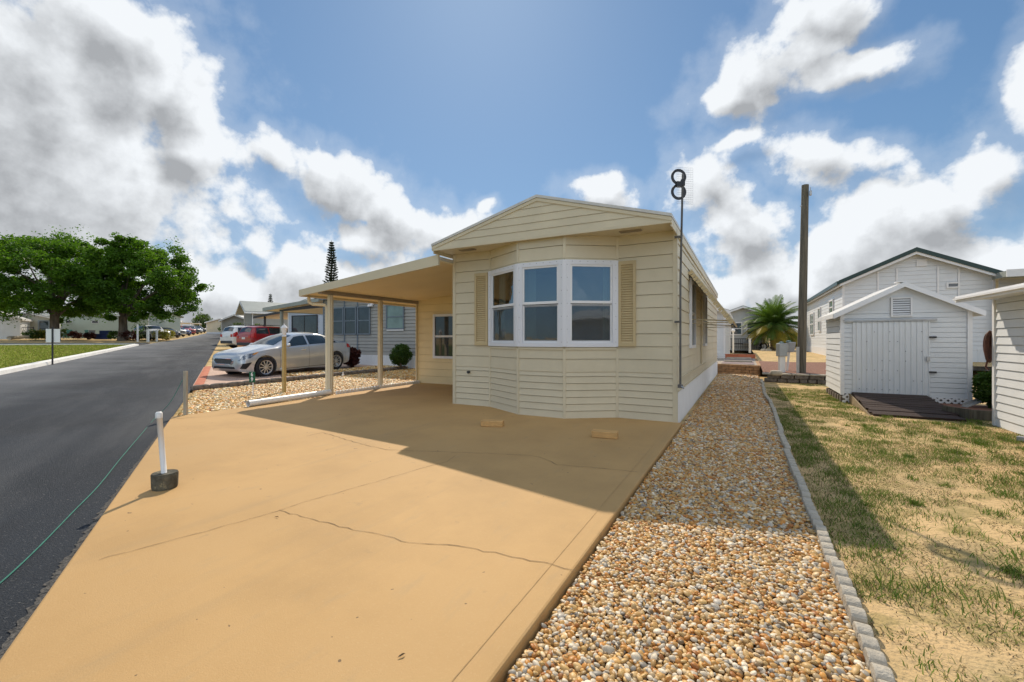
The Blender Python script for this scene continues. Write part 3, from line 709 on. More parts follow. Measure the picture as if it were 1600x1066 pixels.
# ================================================================== CARPORT
cp = thing('carport', 'cream carport roof on two posts beside the home', 'carport', (-6.3, .5, 0))
xo, xi, zo, zi = -8.27, -4.22, 2.36, 2.80
m = MB(); m.prism([(xi, -.45, zi+.03), (xo, -.45, zo+.03), (xo, -.45, zo+.09), (xi, -.45, zi+.09)], (0, 9.4, 0)); m.build('roof', roof_wh, cp)
m = MB()
for k in range(11):
    ya_, yb_ = -.45+.86*k, -.45+.86*(k+1)-.004
    m.prism([(xi, ya_, zi), (xo, ya_, zo), (xo, ya_, zo+.025), (xi, ya_, zi+.025)], (0, min(yb_, 8.95)-ya_, 0))
m.build('ceiling', ceilp, cp)
m = MB(); m.prism([(xi-.005, -.50, zi-.08), (xo-.06, -.50, zo-.05), (xo-.06, -.50, zo+.10), (xi-.005, -.50, zi+.125)], (0, .045, 0)); m.build('fascia', cream_tr, cp)
m = MB(); m.box(xo-.10, xo-.004, -.452, 9.0, zo-.05, zo+.10); gut = m.build('gutter', cream_tr, cp)
m = MB(); m.tube([(xo-.03, -.25, zo-.05), (xo-.03, -.25, zo-.16), (xo+.06, -.22, zo-.22), (-7.86, -.16, zo-.25), (-7.80, -.14, zo-.30), (-7.80, -.14, .12), (-7.76, -.22, .04)], .038, 10); m.build('downspout', ceilp, gut, smooth=True)
for yy in (-.15, 1.45):
    m = MB(); m.box(-7.72, -7.62, yy-.05, yy+.05, 0, 2.34); m.box(-7.735, -7.605, yy-.018, yy+.018, .01, 2.33); m.build('post', cream_tr, cp, bevel=.006)
m = MB(); m.box(-7.73, -7.61, -.44, 2.93, 2.345, 2.425); m.build('beam', beam_br, cp)
m = MB(); m.box(-7.665, -7.645, 2.88, 2.945, 0, 2.34); m.build('wall_post', cream_tr, cp)
# white drain pipe lying on the edge of the driveway
dp = MB(); p0, p1 = Vector((-7.60, -.22, .062)), Vector((-7.44, -2.22, .062)); dv = (p1-p0).normalized(); sd = Vector((dv.y, -dv.x, 0)); up = Vector((0, 0, 1)); ro, ri = .062, .054
vs = []; fs = []; K = 20
for (p, r_) in ((p0, ro), (p1, ro), (p1, ri), (p0, ri)):
    for k in range(K): th = 2*math.pi*k/K; vs.append(p+(sd*math.cos(th)+up*math.sin(th))*r_)
for q in range(3):
    for k in range(K): k2 = (k+1) % K; fs.append((q*K+k, q*K+k2, (q+1)*K+k2, (q+1)*K+k))
fs.append(tuple(3*K+k for k in range(K)))
dp.add(vs, fs); dpo = dp.build('drain_pipe', pvc, origin=(-7.5, -1.2, 0), autosmooth=.6); tag(dpo, 'white plastic drain pipe lying on the driveway edge from the front carport post', 'pipe')
# ================================================================== ANTENNA
mastm = pm('weathered_steel_mast', (.12, .115, .11), .5, .3, 9, stretch=(1, 1, .3), metal=.3)
an = thing('tv_antenna', 'black figure-eight television antenna on a tall mast at the corner of the cream home', 'antenna', (.085, -.08, .58))
m = MB(); m.tube([(.085, -.08, .58), (.085, -.075, 2.2), (.12, -.075, 3.83)], .016, 8); m.box(.05, .12, -.11, -.04, .55, .60); m.build('mast', mastm, an)
for zz in (1.55, 2.86): m = MB(); m.box(0.0, .10, -.10, -.06, zz, zz+.03); m.build('mast_bracket', mastm, an)
m = MB(); m.tube([(.085, -.08, .60), (.14, -.14, .55)], .012, 6); m.build('foot_bracket', galv, an)
fx = Vector((.80, .55, 0)).normalized(); fn = Vector((-.55, .80, 0))      # plane of the rings
ctr = Vector((.12, -.075, 3.67))+Vector((-.80, -.55, 0))*.07
for dz in (.115, -.115):
    m = MB(); pts = []; vs = []; fs = []; Kq = 28
    for k in range(Kq):
        th = 2*math.pi*k/Kq; rad = fx*math.cos(th)+Vector((0, 0, 1))*math.sin(th); c0 = ctr+Vector((0, 0, dz))
        for (rr_, oo) in ((.082, -.006), (.122, -.006), (.122, .006), (.082, .006)): vs.append(c0+rad*rr_+fn*oo)
    for k in range(Kq):
        k2 = (k+1) % Kq
        for q in range(4): fs.append((k*4+q, k*4+(q+1) % 4, k2*4+(q+1) % 4, k2*4+q))
    m.add(vs, fs); m.build('loop', darkm, an)
m = MB(); m.obox(ctr, fx, fn, .085, .06, .075); m.obox(Vector((.12, -.075, 3.70)), fx, fn, .05, .05, .10); m.obox(ctr.lerp(Vector((.12, -.075, 3.67)), .5), fx, fn, .10, .03, .03); m.build('hub', darkm, an)
m = MB(); rc = Vector((.12, -.075, 3.67))+fx*.06+fn*.05
for k in range(9): m.tube([rc+fx*(-.13+.0325*k)+Vector((0, 0, -.28)), rc+fx*(-.13+.0325*k)+Vector((0, 0, .28))], .0013, 4)
for k in range(17): m.tube([rc+fx*-.13+Vector((0, 0, -.28+.035*k)), rc+fx*.13+Vector((0, 0, -.28+.035*k))], .0013, 4)
m.build('reflector_grid', galv, an)
# ================================================================== SMALL THINGS ON THE DRIVEWAY
for (pa, pb, lab) in (((752, 667), (784, 668), 'tan painted wooden wheel block lying nearer the carport side of the driveway'), ((925, 684), (963, 687), 'tan painted wooden wheel block lying nearer the gravel side of the driveway')):
    a, b = Vector((*G(*pa), 0)), Vector((*G(*pb), 0)); e = (b-a).normalized(); n_ = Vector((-e.y, e.x, 0)); ln = (b-a).length; c = (a+b)/2+n_*.08
    m = MB(); m.obox((c.x, c.y, .045), e, n_, ln+.02, .15, .085); o = m.build('wheel_block', blockw, origin=(c.x, c.y, 0), bevel=.008); tag(o, lab, 'block', 'wheel blocks on the driveway')
# pvc pole set in a concrete can
bx, by = at(257.5, 3.80)
pt = thing('pole_in_can', 'white plastic pole standing in a stained round concrete can at the road edge', 'marker pole', (bx, by, 0))
m = MB(); m.lathe((bx, by, 0), [(0, 0), (.088, 0), (.094, .02), (.097, .125), (.092, .137), (.05, .13), (0, .132)], 28); m.build('concrete_can', canm, pt, autosmooth=.5)
m = MB(); m.tube([(bx-.008, by, .10), (bx-.055, by-.02, .655)], .021, 14); m.lathe((bx-.055, by-.02, .645), [(.026, -.035), (.026, .008), (.018, .018), (0, .019)], 14); m.build('pole', pvc, pt, smooth=True)
# wooden stake with the twine
sx, sy = G(290, 648)
st = MB(); st.obox((sx, sy, .33), (1, .2), (-.2, 1), .07, .03, .84); st.tube([(sx-.01, sy-.02, .69), (sx-.01, sy+.0-.025, .69)], .012, 8)
tag(st.build('wooden_stake', stakew, origin=(sx, sy, 0)), 'pale wooden stake driven in where gravel meets road', 'stake')
tw = []; rr = random.Random(5)
for (a, b) in [(-60, 960), (0, 912), (58, 858), (116, 802), (152, 762), (190, 717), (218, 684), (240, 657)]:
    p = G(a, b, -.035); tw.append(Vector((p[0]+rr.uniform(-.01, .01), p[1]+rr.uniform(-.01, .01), -.022)))
tw.append(tw[-1].lerp(Vector((sx-.03, sy-.03, .60)), .55)-Vector((0, 0, .09))); tw.append(Vector((sx-.035, sy-.03, .60)))
P2 = []
for i in range(len(tw)-1):
    for k in range(6):
        t = k/6; a, b, c, d = tw[max(0, i-1)], tw[i], tw[i+1], tw[min(len(tw)-1, i+2)]
        P2.append(.5*((2*b)+(c-a)*t+(2*a-5*b+4*c-d)*t*t+(3*b-a-3*c+d)*t**3))
P2.append(tw[-1])
m = MB(); m.tube(P2, .0042, 6); o = m.build('twine', twine, origin=(sx, sy, 0)); tag(o, 'thin green twine running along the asphalt from the wooden stake', 'string')
# ------------------------------------------------------------------ number sign, lantern, garden lights
def text_mesh(ch, size, mat, parent, loc, rz, name):
    cu = bpy.data.curves.new(name, 'FONT'); cu.body = ch; cu.size = size; cu.align_x = 'CENTER'; cu.align_y = 'CENTER'; cu.extrude = .002; cu.offset = .004
    o = bpy.data.objects.new(name, cu); COL.objects.link(o); dg = bpy.context.evaluated_depsgraph_get(); me = bpy.data.meshes.new_from_object(o.evaluated_get(dg))
    bpy.data.objects.remove(o); Mx = Matrix.Translation(loc) @ Matrix.Rotation(rz, 4, 'Z') @ Matrix.Rotation(math.pi/2, 4, 'X'); me.transform(Mx)
    me.materials.clear(); me.materials.append(mat); q = bpy.data.objects.new(name, me); COL.objects.link(q); q.parent = parent; return q
gx, gy = G(395, 616)
sg = thing('number_sign', 'small green sign with white digits on a white stake in the gravel', 'sign', (gx, gy, 0), R(14))
m = MB(); m.box(-.012, .012, .003, .015, -.05, .33); m.build('stake', whitep, sg, local=True)
m = MB(); m.box(-.10, .07, -.008, .003, .275, .53); m.build('board', signg, sg, local=True, bevel=.004)
for ch, zz in (('6', .465), ('9', .345)): text_mesh(ch, .125, whitep, sg, (-.015, -.009, zz), 0, 'digit')
lx, ly = G(444, 611)
lp_ = thing('lantern_post', 'short mustard yellow post with a white lantern on top in the gravel', 'lamp post', (lx, ly, 0))
m = MB(); m.box(lx-.038, lx+.038, ly-.038, ly+.038, -.05, 1.36); m.build('post', lampw, lp_, bevel=.006)
m = MB(); m.lathe((lx, ly, 1.36), [(0, 0), (.05, 0), (.055, .02), (.035, .04), (.045, .06), (.075, .21), (.085, .215), (.075, .235), (.03, .29), (.012, .30), (.012, .325), (0, .33)], 6); m.build('lantern', whitep, lp_)
m = MB(); m.lathe((lx, ly, 1.43), [(.047, 0), (.072, .13)], 6); m.build('lantern_glass', pane_g, lp_)
for (a, b, tz, lab) in ((440, 592, .26, 'small black solar stake light beside the yellow lantern post'), (527, 581, .22, 'small black solar stake light behind the front carport post')):
    x, y = G(a, b); z = Z(x, y); t = thing('solar_light', lab, 'garden light', (x, y, z), 0, 'solar stake lights')
    m = MB(); m.tube([(x, y, z-.05), (x, y, z+tz)], .009, 6); m.build('stem', darkm, t); m = MB(); m.lathe((x, y, z+tz), [(0, 0), (.035, 0), (.05, .06), (.055, .065), (.02, .09), (0, .09)], 10); m.build('lamp_head', boxg, t)
x, y = G(536, 588); m = MB(); m.box(x-.015, x+.015, y-.015, y+.015, -.02, .18); m.box(x-.05, x+.05, y-.012, y+.012, .08, .11); tag(m.build('plant_marker', whitep, origin=(x, y, 0)), 'tiny white cross-shaped marker stuck in the gravel by the stone row', 'marker')
# ------------------------------------------------------------------ edging
def scallop_piece(name, n, pitch, th, h, mat):
    m = MB()
    for k in range(n):
        y0 = (k-n/2)*pitch; pts = []
        for q in range(9):
            a = math.pi*q/8; pts.append((0, y0+pitch/2-.5*pitch*.96*math.cos(a), h-.030+.030*math.sin(a)))
        poly = [(-th/2, y0+pitch*.02, -.08)] + [(-th/2, p[1], p[2]) for p in pts] + [(-th/2, y0+pitch*.98, -.08)]
        m.prism(poly, (th, 0, 0))
    return m.build(name, mat, bevel=.006)
ep = scallop_piece('edging_piece', 6, .098, .062, .014, greyc); rr = random.Random(11)
yy = -6.15; i = 0
while yy < 9.0:
    o = ep if i == 0 else ep.copy()
    if i: COL.objects.link(o)
    o.location = (1.42+rr.uniform(-.015, .015)+.02*math.sin(yy*.9), yy, rr.uniform(-.012, .012)); o.rotation_euler = (rr.uniform(-.015, .015), rr.uniform(-.06, .06), rr.uniform(-.03, .03))
    tag(o, 'grey scalloped concrete edging piece between the pebble strip and the sandy lot', 'edging', 'scalloped edging pieces beside the pebble strip'); yy += .595; i += 1
ep2 = scallop_piece('edging_piece', 6, .098, .06, .075, kerbm)
for i in range(5):
    o = ep2 if i == 0 else ep2.copy()
    if i: COL.objects.link(o)
    o.location = (-7.565, .22+.6*i, 0); tag(o, 'off-white scalloped edging piece along the carport side of the driveway', 'edging', 'white edging pieces along the carport')
def stone(name, size, seed, mat):
    v, f = ico(2); g = np.random.default_rng(seed); p = v*np.array(size)/2
    s_ = np.sign(p)*np.abs(v)**.55*np.array(size)/2; s_ = s_*(1+g.normal(0, .03, s_.shape)); m = MB(); m.add([tuple(q) for q in s_], [tuple(int(i) for i in q) for q in f]); return m.build(name, mat, smooth=True)
st = [stone('border_stone', (.16, .44, .17), 30+i, stonem) for i in range(3)]; y = edge_y(-11.45)+.25; i = 0
while y < 6.9:
    o = st[i] if i < 3 else st[i % 3].copy()
    if i >= 3: COL.objects.link(o)
    o.location = (-11.45+rr.uniform(-.02, .02), y, Z(-11.45, y)+.02); o.rotation_euler = (0, rr.uniform(-.1, .1), rr.uniform(-.07, .07)+(math.pi if i % 2 else 0))
    tag(o, 'dark weathered border stone in the row between the gravel and the pink driveway', 'stone', 'border stones along the neighbouring driveway'); y += .42; i += 1
for (a, b, rz, lab) in ((627, 1027, 1.2, 'curled dry brown leaf lying alone on the driveway near the camera'), (432, 809, .1, 'tiny dark twig lying beside the crack in the driveway')):
    x, y = G(a, b); m = MB(); m.add([(-.022, 0, .004), (-.008, .008, .007), (.012, .006, .009), (.026, 0, .005), (.012, -.007, .010), (-.008, -.007, .006), (0, 0, .003)], [(0, 6, 1), (1, 6, 2), (2, 6, 3), (3, 6, 4), (4, 6, 5), (5, 6, 0)])
    o = m.build('dry_leaf' if a > 500 else 'twig', crackm, origin=(0, 0, 0)); o.location = (x, y, .002); o.rotation_euler = (0, 0, rz); tag(o, lab, 'leaf' if a > 500 else 'twig')
    o.scale = (1, .25, 1) if a < 500 else (.75, .6, 1)
# ================================================================== CARS
def catmull(P, t):
    n = len(P); i = min(max(int(t), 0), n-2); u = t-i
    a, b, c, d = P[max(i-1, 0)], P[i], P[i+1], P[min(i+2, n-1)]
    return .5*((2*b)+(c-a)*u+(2*a-5*b+4*c-d)*u*u+(3*b-a-3*c+d)*u**3)
class CarShape:
    warp = staticmethod(lambda x: x)
    def __init__(s, st): s.x = np.array([q[0] for q in st]); s.d = np.array([q[1:] for q in st], float)
    def row(s, x):
        i = int(np.clip(np.searchsorted(s.x, x)-1, 0, len(s.x)-2)); h = s.x[i+1]-s.x[i]; u = (x-s.x[i])/h
        p0, p1 = s.d[i], s.d[i+1]
        m0 = (s.d[i+1]-s.d[i-1])/(s.x[i+1]-s.x[i-1])*h if i > 0 else (p1-p0)
        m1 = (s.d[i+2]-s.d[i])/(s.x[i+2]-s.x[i])*h if i+2 < len(s.x) else (p1-p0)
        m0 = np.clip(m0, -3*abs(p1-p0)-1e-6, 3*abs(p1-p0)+1e-6); m1 = np.clip(m1, -3*abs(p1-p0)-1e-6, 3*abs(p1-p0)+1e-6)
        return (2*u**3-3*u**2+1)*p0+(u**3-2*u**2+u)*m0+(-2*u**3+3*u**2)*p1+(u**3-u**2)*m1
    def pt(s, x, t, side=1):
        """t: 0 sill, 1 widest, 2 beltline, 3 roof edge, 4 centre line"""
        zs, zm, zb, zt, zc, ws, wm, wb, wt = s.row(x)
        P = np.array([(ws, zs), (wm, zm), (wb, zb), (wt, zt), (0, zc)])
        if t <= 2: q = catmull(np.vstack([P[:3], P[2:3]+(P[2:3]-P[1:2])*.2]), t)
        elif t <= 3: u = t-2; q = P[2]*(1-u)+P[3]*u; q = q+np.array([.018*math.sin(math.pi*u), 0])
        else:
            u = t-3; q = np.array([P[3, 0]*(1-u), P[3, 1]+(P[4, 1]-P[3, 1])*math.sin(u*math.pi/2)])
        return Vector((side*q[0], s.warp(x), q[1]))
    def nrm(s, x, t, side):
        a = s.pt(min(x+.02, s.x[-1]), t, side)-s.pt(max(x-.02, 0), t, side); b = s.pt(x, min(t+.03, 4), side)-s.pt(x, max(t-.03, 0), side)
        n = a.cross(b).normalized(); c = s.pt(x, t, side); 
        if n.dot(c-Vector((0, c.y, .7))) < 0: n = -n
        return n
    def patch(s, m, xa, xb, ta, tb, side, off=.006, nx=10, nt=5, fx=None):
        g = []
        for i in range(nx+1):
            for j in range(nt+1):
                t = ta+(tb-ta)*j/nt; x0, x1 = (xa, xb) if fx is None else fx(j/nt); x = x0+(x1-x0)*i/nx
                g.append(s.pt(x, t, side)+s.nrm(x, t, side)*off)
        k = nt+1; m.add(g, [(i*k+j, (i+1)*k+j, (i+1)*k+j+1, i*k+j+1) for i in range(nx) for j in range(nt)])
    def top(s, m, xa, xb, frac, off=.006, nx=10, ny=8):
        g = []
        for i in range(nx+1):
            x = xa+(xb-xa)*i/nx
            for j in range(ny+1):
                q = -1+2*j/ny; sd = 1 if q >= 0 else -1; t = 3+(1-abs(q)*frac); 
                g.append(s.pt(x, t, sd)+s.nrm(x, max(3.02, min(3.97, t)), sd)*off)
        k = ny+1; m.add(g, [(i*k+j, (i+1)*k+j, (i+1)*k+j+1, i*k+j+1) for i in range(nx) for j in range(ny)])
car_glass = pm('car_glass', (.025, .035, .04), .04, .3, 1.5, spec=.8)
lampm = pm('headlamp_plastic', (.22, .24, .26), .08, .6, 14, spec=.9, metal=.5)
orange = pm('amber_lens', (.75, .34, .06), .2, .1, 20)
redl = pm('red_lens', (.45, .015, .012), .15, .2, 30, spec=.6)
chrome = pm('chrome', (.75, .75, .75), .12, .05, 4, metal=1)
alloy = pm('alloy_rim', (.62, .62, .62), .3, .06, 6, metal=.7)
plate = pm('number_plate', (.75, .75, .72), .4, .1, 40)
grim = pm('grille_mesh', (.07, .075, .08), .4, .3, 60, metal=.3)
def paint(name, c, met=.35): return pm(name, c, .28, .04, 2, metal=met, coat=.8)
P_SIL = paint('silver_car_paint', (.58, .60, .61), .55); P_RED = paint('red_car_paint', (.32, .012, .015), .1); P_WHT = paint('white_car_paint', (.75, .75, .73), 0); P_DRK = paint('charcoal_car_paint', (.05, .052, .06)); P_BLU = paint('blue_car_paint', (.03, .07, .22), .2)
SED = CarShape([(0, .33, .50, .655, .71, .73, .60, .645, .585, .46), (.07, .26, .49, .725, .785, .81, .74, .79, .72, .58), (.2, .22, .50, .78, .84, .875, .82, .875, .805, .65), (.45, .20, .53, .82, .885, .93, .86, .91, .855, .69), (1.0, .18, .57, .90, .97, 1.01, .87, .925, .88, .72), (1.38, .18, .58, .945, 1.02, 1.06, .87, .925, .89, .72), (1.75, .18, .58, .95, 1.19, 1.25, .87, .925, .89, .67), (2.25, .18, .59, .96, 1.37, 1.43, .87, .925, .885, .60), (2.75, .18, .60, .98, 1.41, 1.475, .87, .925, .885, .585), (3.3, .18, .61, 1.0, 1.38, 1.45, .87, .925, .885, .58), (3.8, .18, .62, 1.02, 1.25, 1.31, .87, .925, .88, .59), (4.25, .20, .64, 1.03, 1.10, 1.14, .85, .91, .85, .64), (4.6, .24, .66, 1.01, 1.07, 1.10, .80, .87, .80, .62), (4.8, .30, .66, .97, 1.03, 1.05, .74, .80, .74, .58), (4.87, .38, .66, .92, .97, .99, .68, .74, .68, .52)])
SED.warp = lambda x: x*.83 if x < .98 else (x-.167 if x < 3.83 else 3.663+(x-3.83)*.82)
SUV = CarShape([(0, .38, .60, .84, .92, .95, .68, .76, .72, .58), (.2, .28, .64, .98, 1.04, 1.08, .82, .90, .86, .68), (1.15, .24, .68, 1.07, 1.13, 1.17, .87, .93, .90, .75), (1.45, .24, .68, 1.09, 1.24, 1.29, .87, .93, .90, .72), (2.05, .24, .69, 1.11, 1.60, 1.67, .87, .93, .90, .67), (2.9, .24, .70, 1.12, 1.66, 1.73, .87, .93, .90, .67), (4.1, .24, .71, 1.13, 1.63, 1.71, .87, .93, .90, .67), (4.42, .28, .72, 1.13, 1.56, 1.64, .85, .92, .885, .67), (4.60, .32, .72, 1.12, 1.22, 1.27, .82, .89, .86, .68), (4.68, .42, .72, 1.04, 1.10, 1.12, .76, .83, .79, .62)])
def build_car(name, label, S, pnt, wheels, wr, style, cat='car', group=None, detail=True):
    Lc = S.x[-1]; wheels = [S.warp(q) for q in wheels]; t = thing(name, label, cat, (0, 0, 0), 0, group)
    xs = np.unique(np.concatenate([np.linspace(0, Lc, 46), S.x])); ts = [0, .3, .6, .85, 1.0, 1.2, 1.5, 1.75, 1.9, 2.0, 2.25, 2.5, 2.75, 2.92, 3.0, 3.08, 3.25, 3.5, 3.75, 4.0]
    m = MB(); n = len(ts)*2-1+0; V = []
    for x in xs:
        r_ = [S.pt(x, q, 1) for q in ts]; l_ = [S.pt(x, q, -1) for q in ts[:-1]][::-1]; V += r_+l_
    k = len(ts)*2-1; nx = len(xs); Fq = [(i*k+j, (i+1)*k+j, (i+1)*k+(j+1) % k, i*k+(j+1) % k) for i in range(nx-1) for j in range(k)]
    Fq.append(tuple(range(k))); Fq.append(tuple((nx-1)*k+j for j in range(k-1, -1, -1)))
    m.add(V, Fq); body = m.build('body', pnt, t, local=True, autosmooth=R(38))
    # wheel arches cut out of the body
    cut = MB()
    for wx in wheels:
        for sd in (-1, 1): cut.lathe((sd*.62 if sd < 0 else .62, wx, wr), [(0, 0), (wr+.06, 0), (wr+.06, .5), (0, .5)] if sd > 0 else [(0, -.5), (wr+.06, -.5), (wr+.06, 0), (0, 0)], 28, axis='x')
    co = cut.build('cutter', blackp); bm = body.modifiers.new('arch', 'BOOLEAN'); bm.object = co; bm.operation = 'DIFFERENCE'; bm.solver = 'EXACT'
    dg = bpy.context.evaluated_depsgraph_get(); me = bpy.data.meshes.new_from_object(body.evaluated_get(dg)); body.modifiers.clear(); body.data = me
    me.polygons.foreach_set('use_smooth', [True]*len(me.polygons)); me.set_sharp_from_angle(angle=R(38)); 
    while len(me.materials) > 1: me.materials.pop()
    me.polygons.foreach_set('material_index', [0]*len(me.polygons)); bpy.data.objects.remove(co)
    g = MB()
    if style == 'sedan':
        for sd in (-1, 1):
            S.patch(g, 1.62, 2.60, 2.10, 2.86, sd, fx=lambda q: (1.56+.62*q, 2.60)); S.patch(g, 2.68, 3.5, 2.10, 2.86, sd, fx=lambda q: (2.68, 3.56-.12*q)); S.patch(g, 3.6, 3.9, 2.12, 2.8, sd, fx=lambda q: (3.60-.10*q, 3.98-.34*q))
        S.top(g, 1.42, 2.16, .93); S.top(g, 3.36, 4.16, .9)
    else:
        for sd in (-1, 1):
            S.patch(g, 1.5, 2.5, 2.08, 2.86, sd, fx=lambda q: (1.55+.45*q, 2.5)); S.patch(g, 2.58, 3.4, 2.08, 2.86, sd); S.patch(g, 3.48, 4.2, 2.08, 2.84, sd, fx=lambda q: (3.48, 4.34-.08*q))
        S.top(g, 1.44, 2.02, .93)
        S.top(g, 4.45, 4.585, .86)
    g.build('windows', car_glass, t, local=True, smooth=True)
    for wx in wheels:
        for sd in (-1, 1):
            w = MB(); c = (sd*.84, wx, wr); o_ = sd
            w.lathe(c, [(wr*.66, o_*-.13), (wr*.92, o_*-.13), (wr, o_*-.09), (wr, o_*.05), (wr*.93, o_*.085), (wr*.68, o_*.075), (wr*.66, o_*.05)], 32, axis='x'); tyre = w.build('wheel', blackp, t, local=True, smooth=True)
            r_ = MB(); r_.lathe(c, [(wr*.70, o_*.078), (wr*.64, o_*.07), (wr*.60, o_*.02)], 28, axis='x'); r_.lathe(c, [(0, o_*.075), (wr*.16, o_*.07), (wr*.18, o_*.04)], 14, axis='x')
            for q in range(10):
                a = 2*math.pi*q/10; d1 = Vector((0, math.cos(a), math.sin(a))); d2 = Vector((0, -math.sin(a), math.cos(a))); r_.obox(Vector(c)+d1*wr*.40+Vector((o_*.055, 0, 0)), d1, d2, wr*.52, wr*.085, .03)
            r_.build('rim', alloy, tyre, local=True, autosmooth=.6)
            h_ = MB(); h_.lathe(c, [(0, o_*.01), (wr*.62, o_*.01)], 20, axis='x'); h_.build('brake_disc', darkm, tyre, local=True)
    m = MB(); m.box(-.66, .66, .35, S.warp(Lc)-.35, .20, .34); m.build('underbody', blackp, t, local=True)
    if style == 'sedan':
        for sd in (-1, 1):
            m = MB(); S.patch(m, .10, .62, 1.45, 1.95, sd, .008, fx=lambda q: (.03+.16*q, .40+.34*q)); m.build('headlight', lampm, t, local=True, smooth=True)
            m = MB(); S.patch(m, .5, .7, 1.72, 1.95, sd, .012, fx=lambda q: (.46+.1*q, .60+.13*q)); m.build('indicator', orange, t, local=True, smooth=True)
            m = MB(); S.patch(m, .06, .40, .45, 1.02, sd, .008, fx=lambda q: (.06+.05*q, .22+.2*q)); m.build('fog_intake', blackp, t, local=True, smooth=True)
            m = MB(); S.patch(m, 4.55, 4.84, 1.45, 1.9, sd, .008); m.build('taillight', redl, t, local=True, smooth=True)
        m = MB(); P = [(-.47, .535), (-.50, .59), (-.43, .66), (.43, .66), (.50, .59), (.47, .535), (.36, .475), (-.36, .475)]; m.prism([(x, -.018, z) for x, z in P], (0, .05, 0)); gr = m.build('grille', grim, t, local=True)
        m = MB(); 
        for q in range(len(P)):
            a, b = P[q], P[(q+1) % len(P)]; m.tube([(a[0], -.02, a[1]), (b[0], -.02, b[1])], .013, 6)
        m.build('grille_surround', chrome, gr, local=True)
        m = MB(); m.prism([(-.58, -.012, .335), (.58, -.012, .335), (.54, -.012, .40), (-.54, -.012, .40)], (0, .06, 0)); m.build('lower_intake', blackp, t, local=True)
        
        doors = (1.50, 2.64, 3.66)
    else:
        for sd in (-1, 1):
            m = MB(); S.patch(m, .08, .5, 1.5, 1.95, sd, .008); m.build('headlight', lampm, t, local=True, smooth=True)
            m = MB(); S.patch(m, 4.36, 4.66, 1.35, 2.25, sd, .008); m.build('taillight', redl, t, local=True, smooth=True)
            m = MB(); m.box(sd*.66-.13, sd*.66+.13, 4.60, 4.70, .86, 1.06); m.build('taillight', redl, t, local=True, bevel=.02)
        m = MB(); m.box(-.6, .6, -.015, .06, .62, .82); m.build('grille', grim, t, local=True)
        m = MB(); m.box(-.17, .17, Lc-.02, Lc+.012, .80, .93); m.build('number_plate', plate, t, local=True)
        m = MB(); m.box(-.72, .72, Lc-.10, Lc+.05, .38, .58); m.build('rear_bumper', darkm, t, local=True, bevel=.03)
        m = MB(); 
        for sd in (-1, 1): m.tube([(sd*.62, 2.1, 1.70), (sd*.62, 2.2, 1.76), (sd*.62, 4.1, 1.76), (sd*.62, 4.2, 1.70)], .016, 6)
        m.build('roof_rail', darkm, t, local=True)
        doors = (1.42, 2.54, 3.44)
    m = MB()
    for sd in (-1, 1):
        for dx in doors: S.patch(m, dx-.004, dx+.004, .12, 2.08, sd, .003, nx=1, nt=12)
        S.patch(m, doors[0], doors[2], .16, .20, sd, .003, nx=12, nt=1)
    m.build('door_seam', darkm, t, local=True)
    for sd in (-1, 1):
        for dx in (doors[1]-.22, doors[2]-.22):
            p = S.pt(dx, 1.62, sd); m = MB(); m.box(p.x-.012, p.x+.025*sd+.0, p.y-.09, p.y+.09, p.z-.015, p.z+.015); m.build('door_handle', chrome if style == 'sedan' else pnt, t, local=True, bevel=.008)
        p = S.pt(1.72, 2.05, sd); m = MB(); m.lathe((p.x+.04*sd, p.y, p.z+.07), [(0, 0), (.05, .02*sd), (.075, .09*sd), (.06, .16*sd), (0, .19*sd)], 12, axis='x'); m.build('mirror', pnt if style == 'sedan' else darkm, t, local=True, smooth=True)
    return t
def put(o, x, y, z, rz): o.location = (x, y, z); o.rotation_euler[2] = rz
sed = build_car('sedan', 'silver four-door sedan parked on the pink driveway beside the stone row', SED, P_SIL, (.98, 3.83), .335, 'sedan')
put(sed, -13.90, 0.86, .012, R(0)); sed.rotation_euler = (R(1.7), 0, R(1.0))
red = build_car('suv', 'dark red sport utility vehicle parked with its rear to the road', SUV, P_RED, (.92, 3.70), .36, 'suv')
zz = Z(-28.7, 11.0); put(red, -28.7, 10.1+4.68, zz, math.pi)
def recolour(o, pnt):
    for ch in o.children:
        if ch.name.split('.')[0] == 'body':
            ch.data = ch.data.copy(); ch.data.materials[0] = pnt
wht = copy_tree(red); tag(wht, 'white sport utility vehicle parked with its rear to the road, left of the red one', 'car'); recolour(wht, P_WHT); put(wht, -32.9, 11.3+4.68, Z(-32.9, 12.5), math.pi)
far = [('white', P_WHT, red, (268, 531.5)), ('charcoal', P_DRK, sed, (284, 528.5)), ('silver', P_SIL, red, (293, 526.5)), ('blue', P_BLU, sed, (301, 525)), ('red', P_RED, red, (308, 523.5)), ('dark grey', P_DRK, red, (314, 522.3)), ('pale grey', P_SIL, sed, (319, 521.2)), ('black', P_DRK, red, (324, 520.2))]
LABF = ['white utility vehicle, nearest of the cars parked across the road beyond the oak', 'charcoal sedan parked just beyond the nearest white vehicle across the road', 'silver utility vehicle parked third in the row across the road', 'blue sedan parked in the middle of the row across the road', 'red utility vehicle in the distant row across the road', 'dark grey utility vehicle just past the red one across the road', 'pale grey sedan parked far up the row across the road', 'black utility vehicle farthest up the row across the road']
for (nm, pn, src, s_), lab in zip(far, LABF):
    c = copy_tree(src); recolour(c, pn); x, y = G(*s_); x, y = x-.9*RN[0]+1.0*RD[0], y-.9*RN[1]+1.0*RD[1]; tag(c, lab, 'car', 'cars parked across the road'); c.rotation_euler = (0, 0, 0); c.location = (x, y, Z(x, y)); c.rotation_euler[2] = R(92)
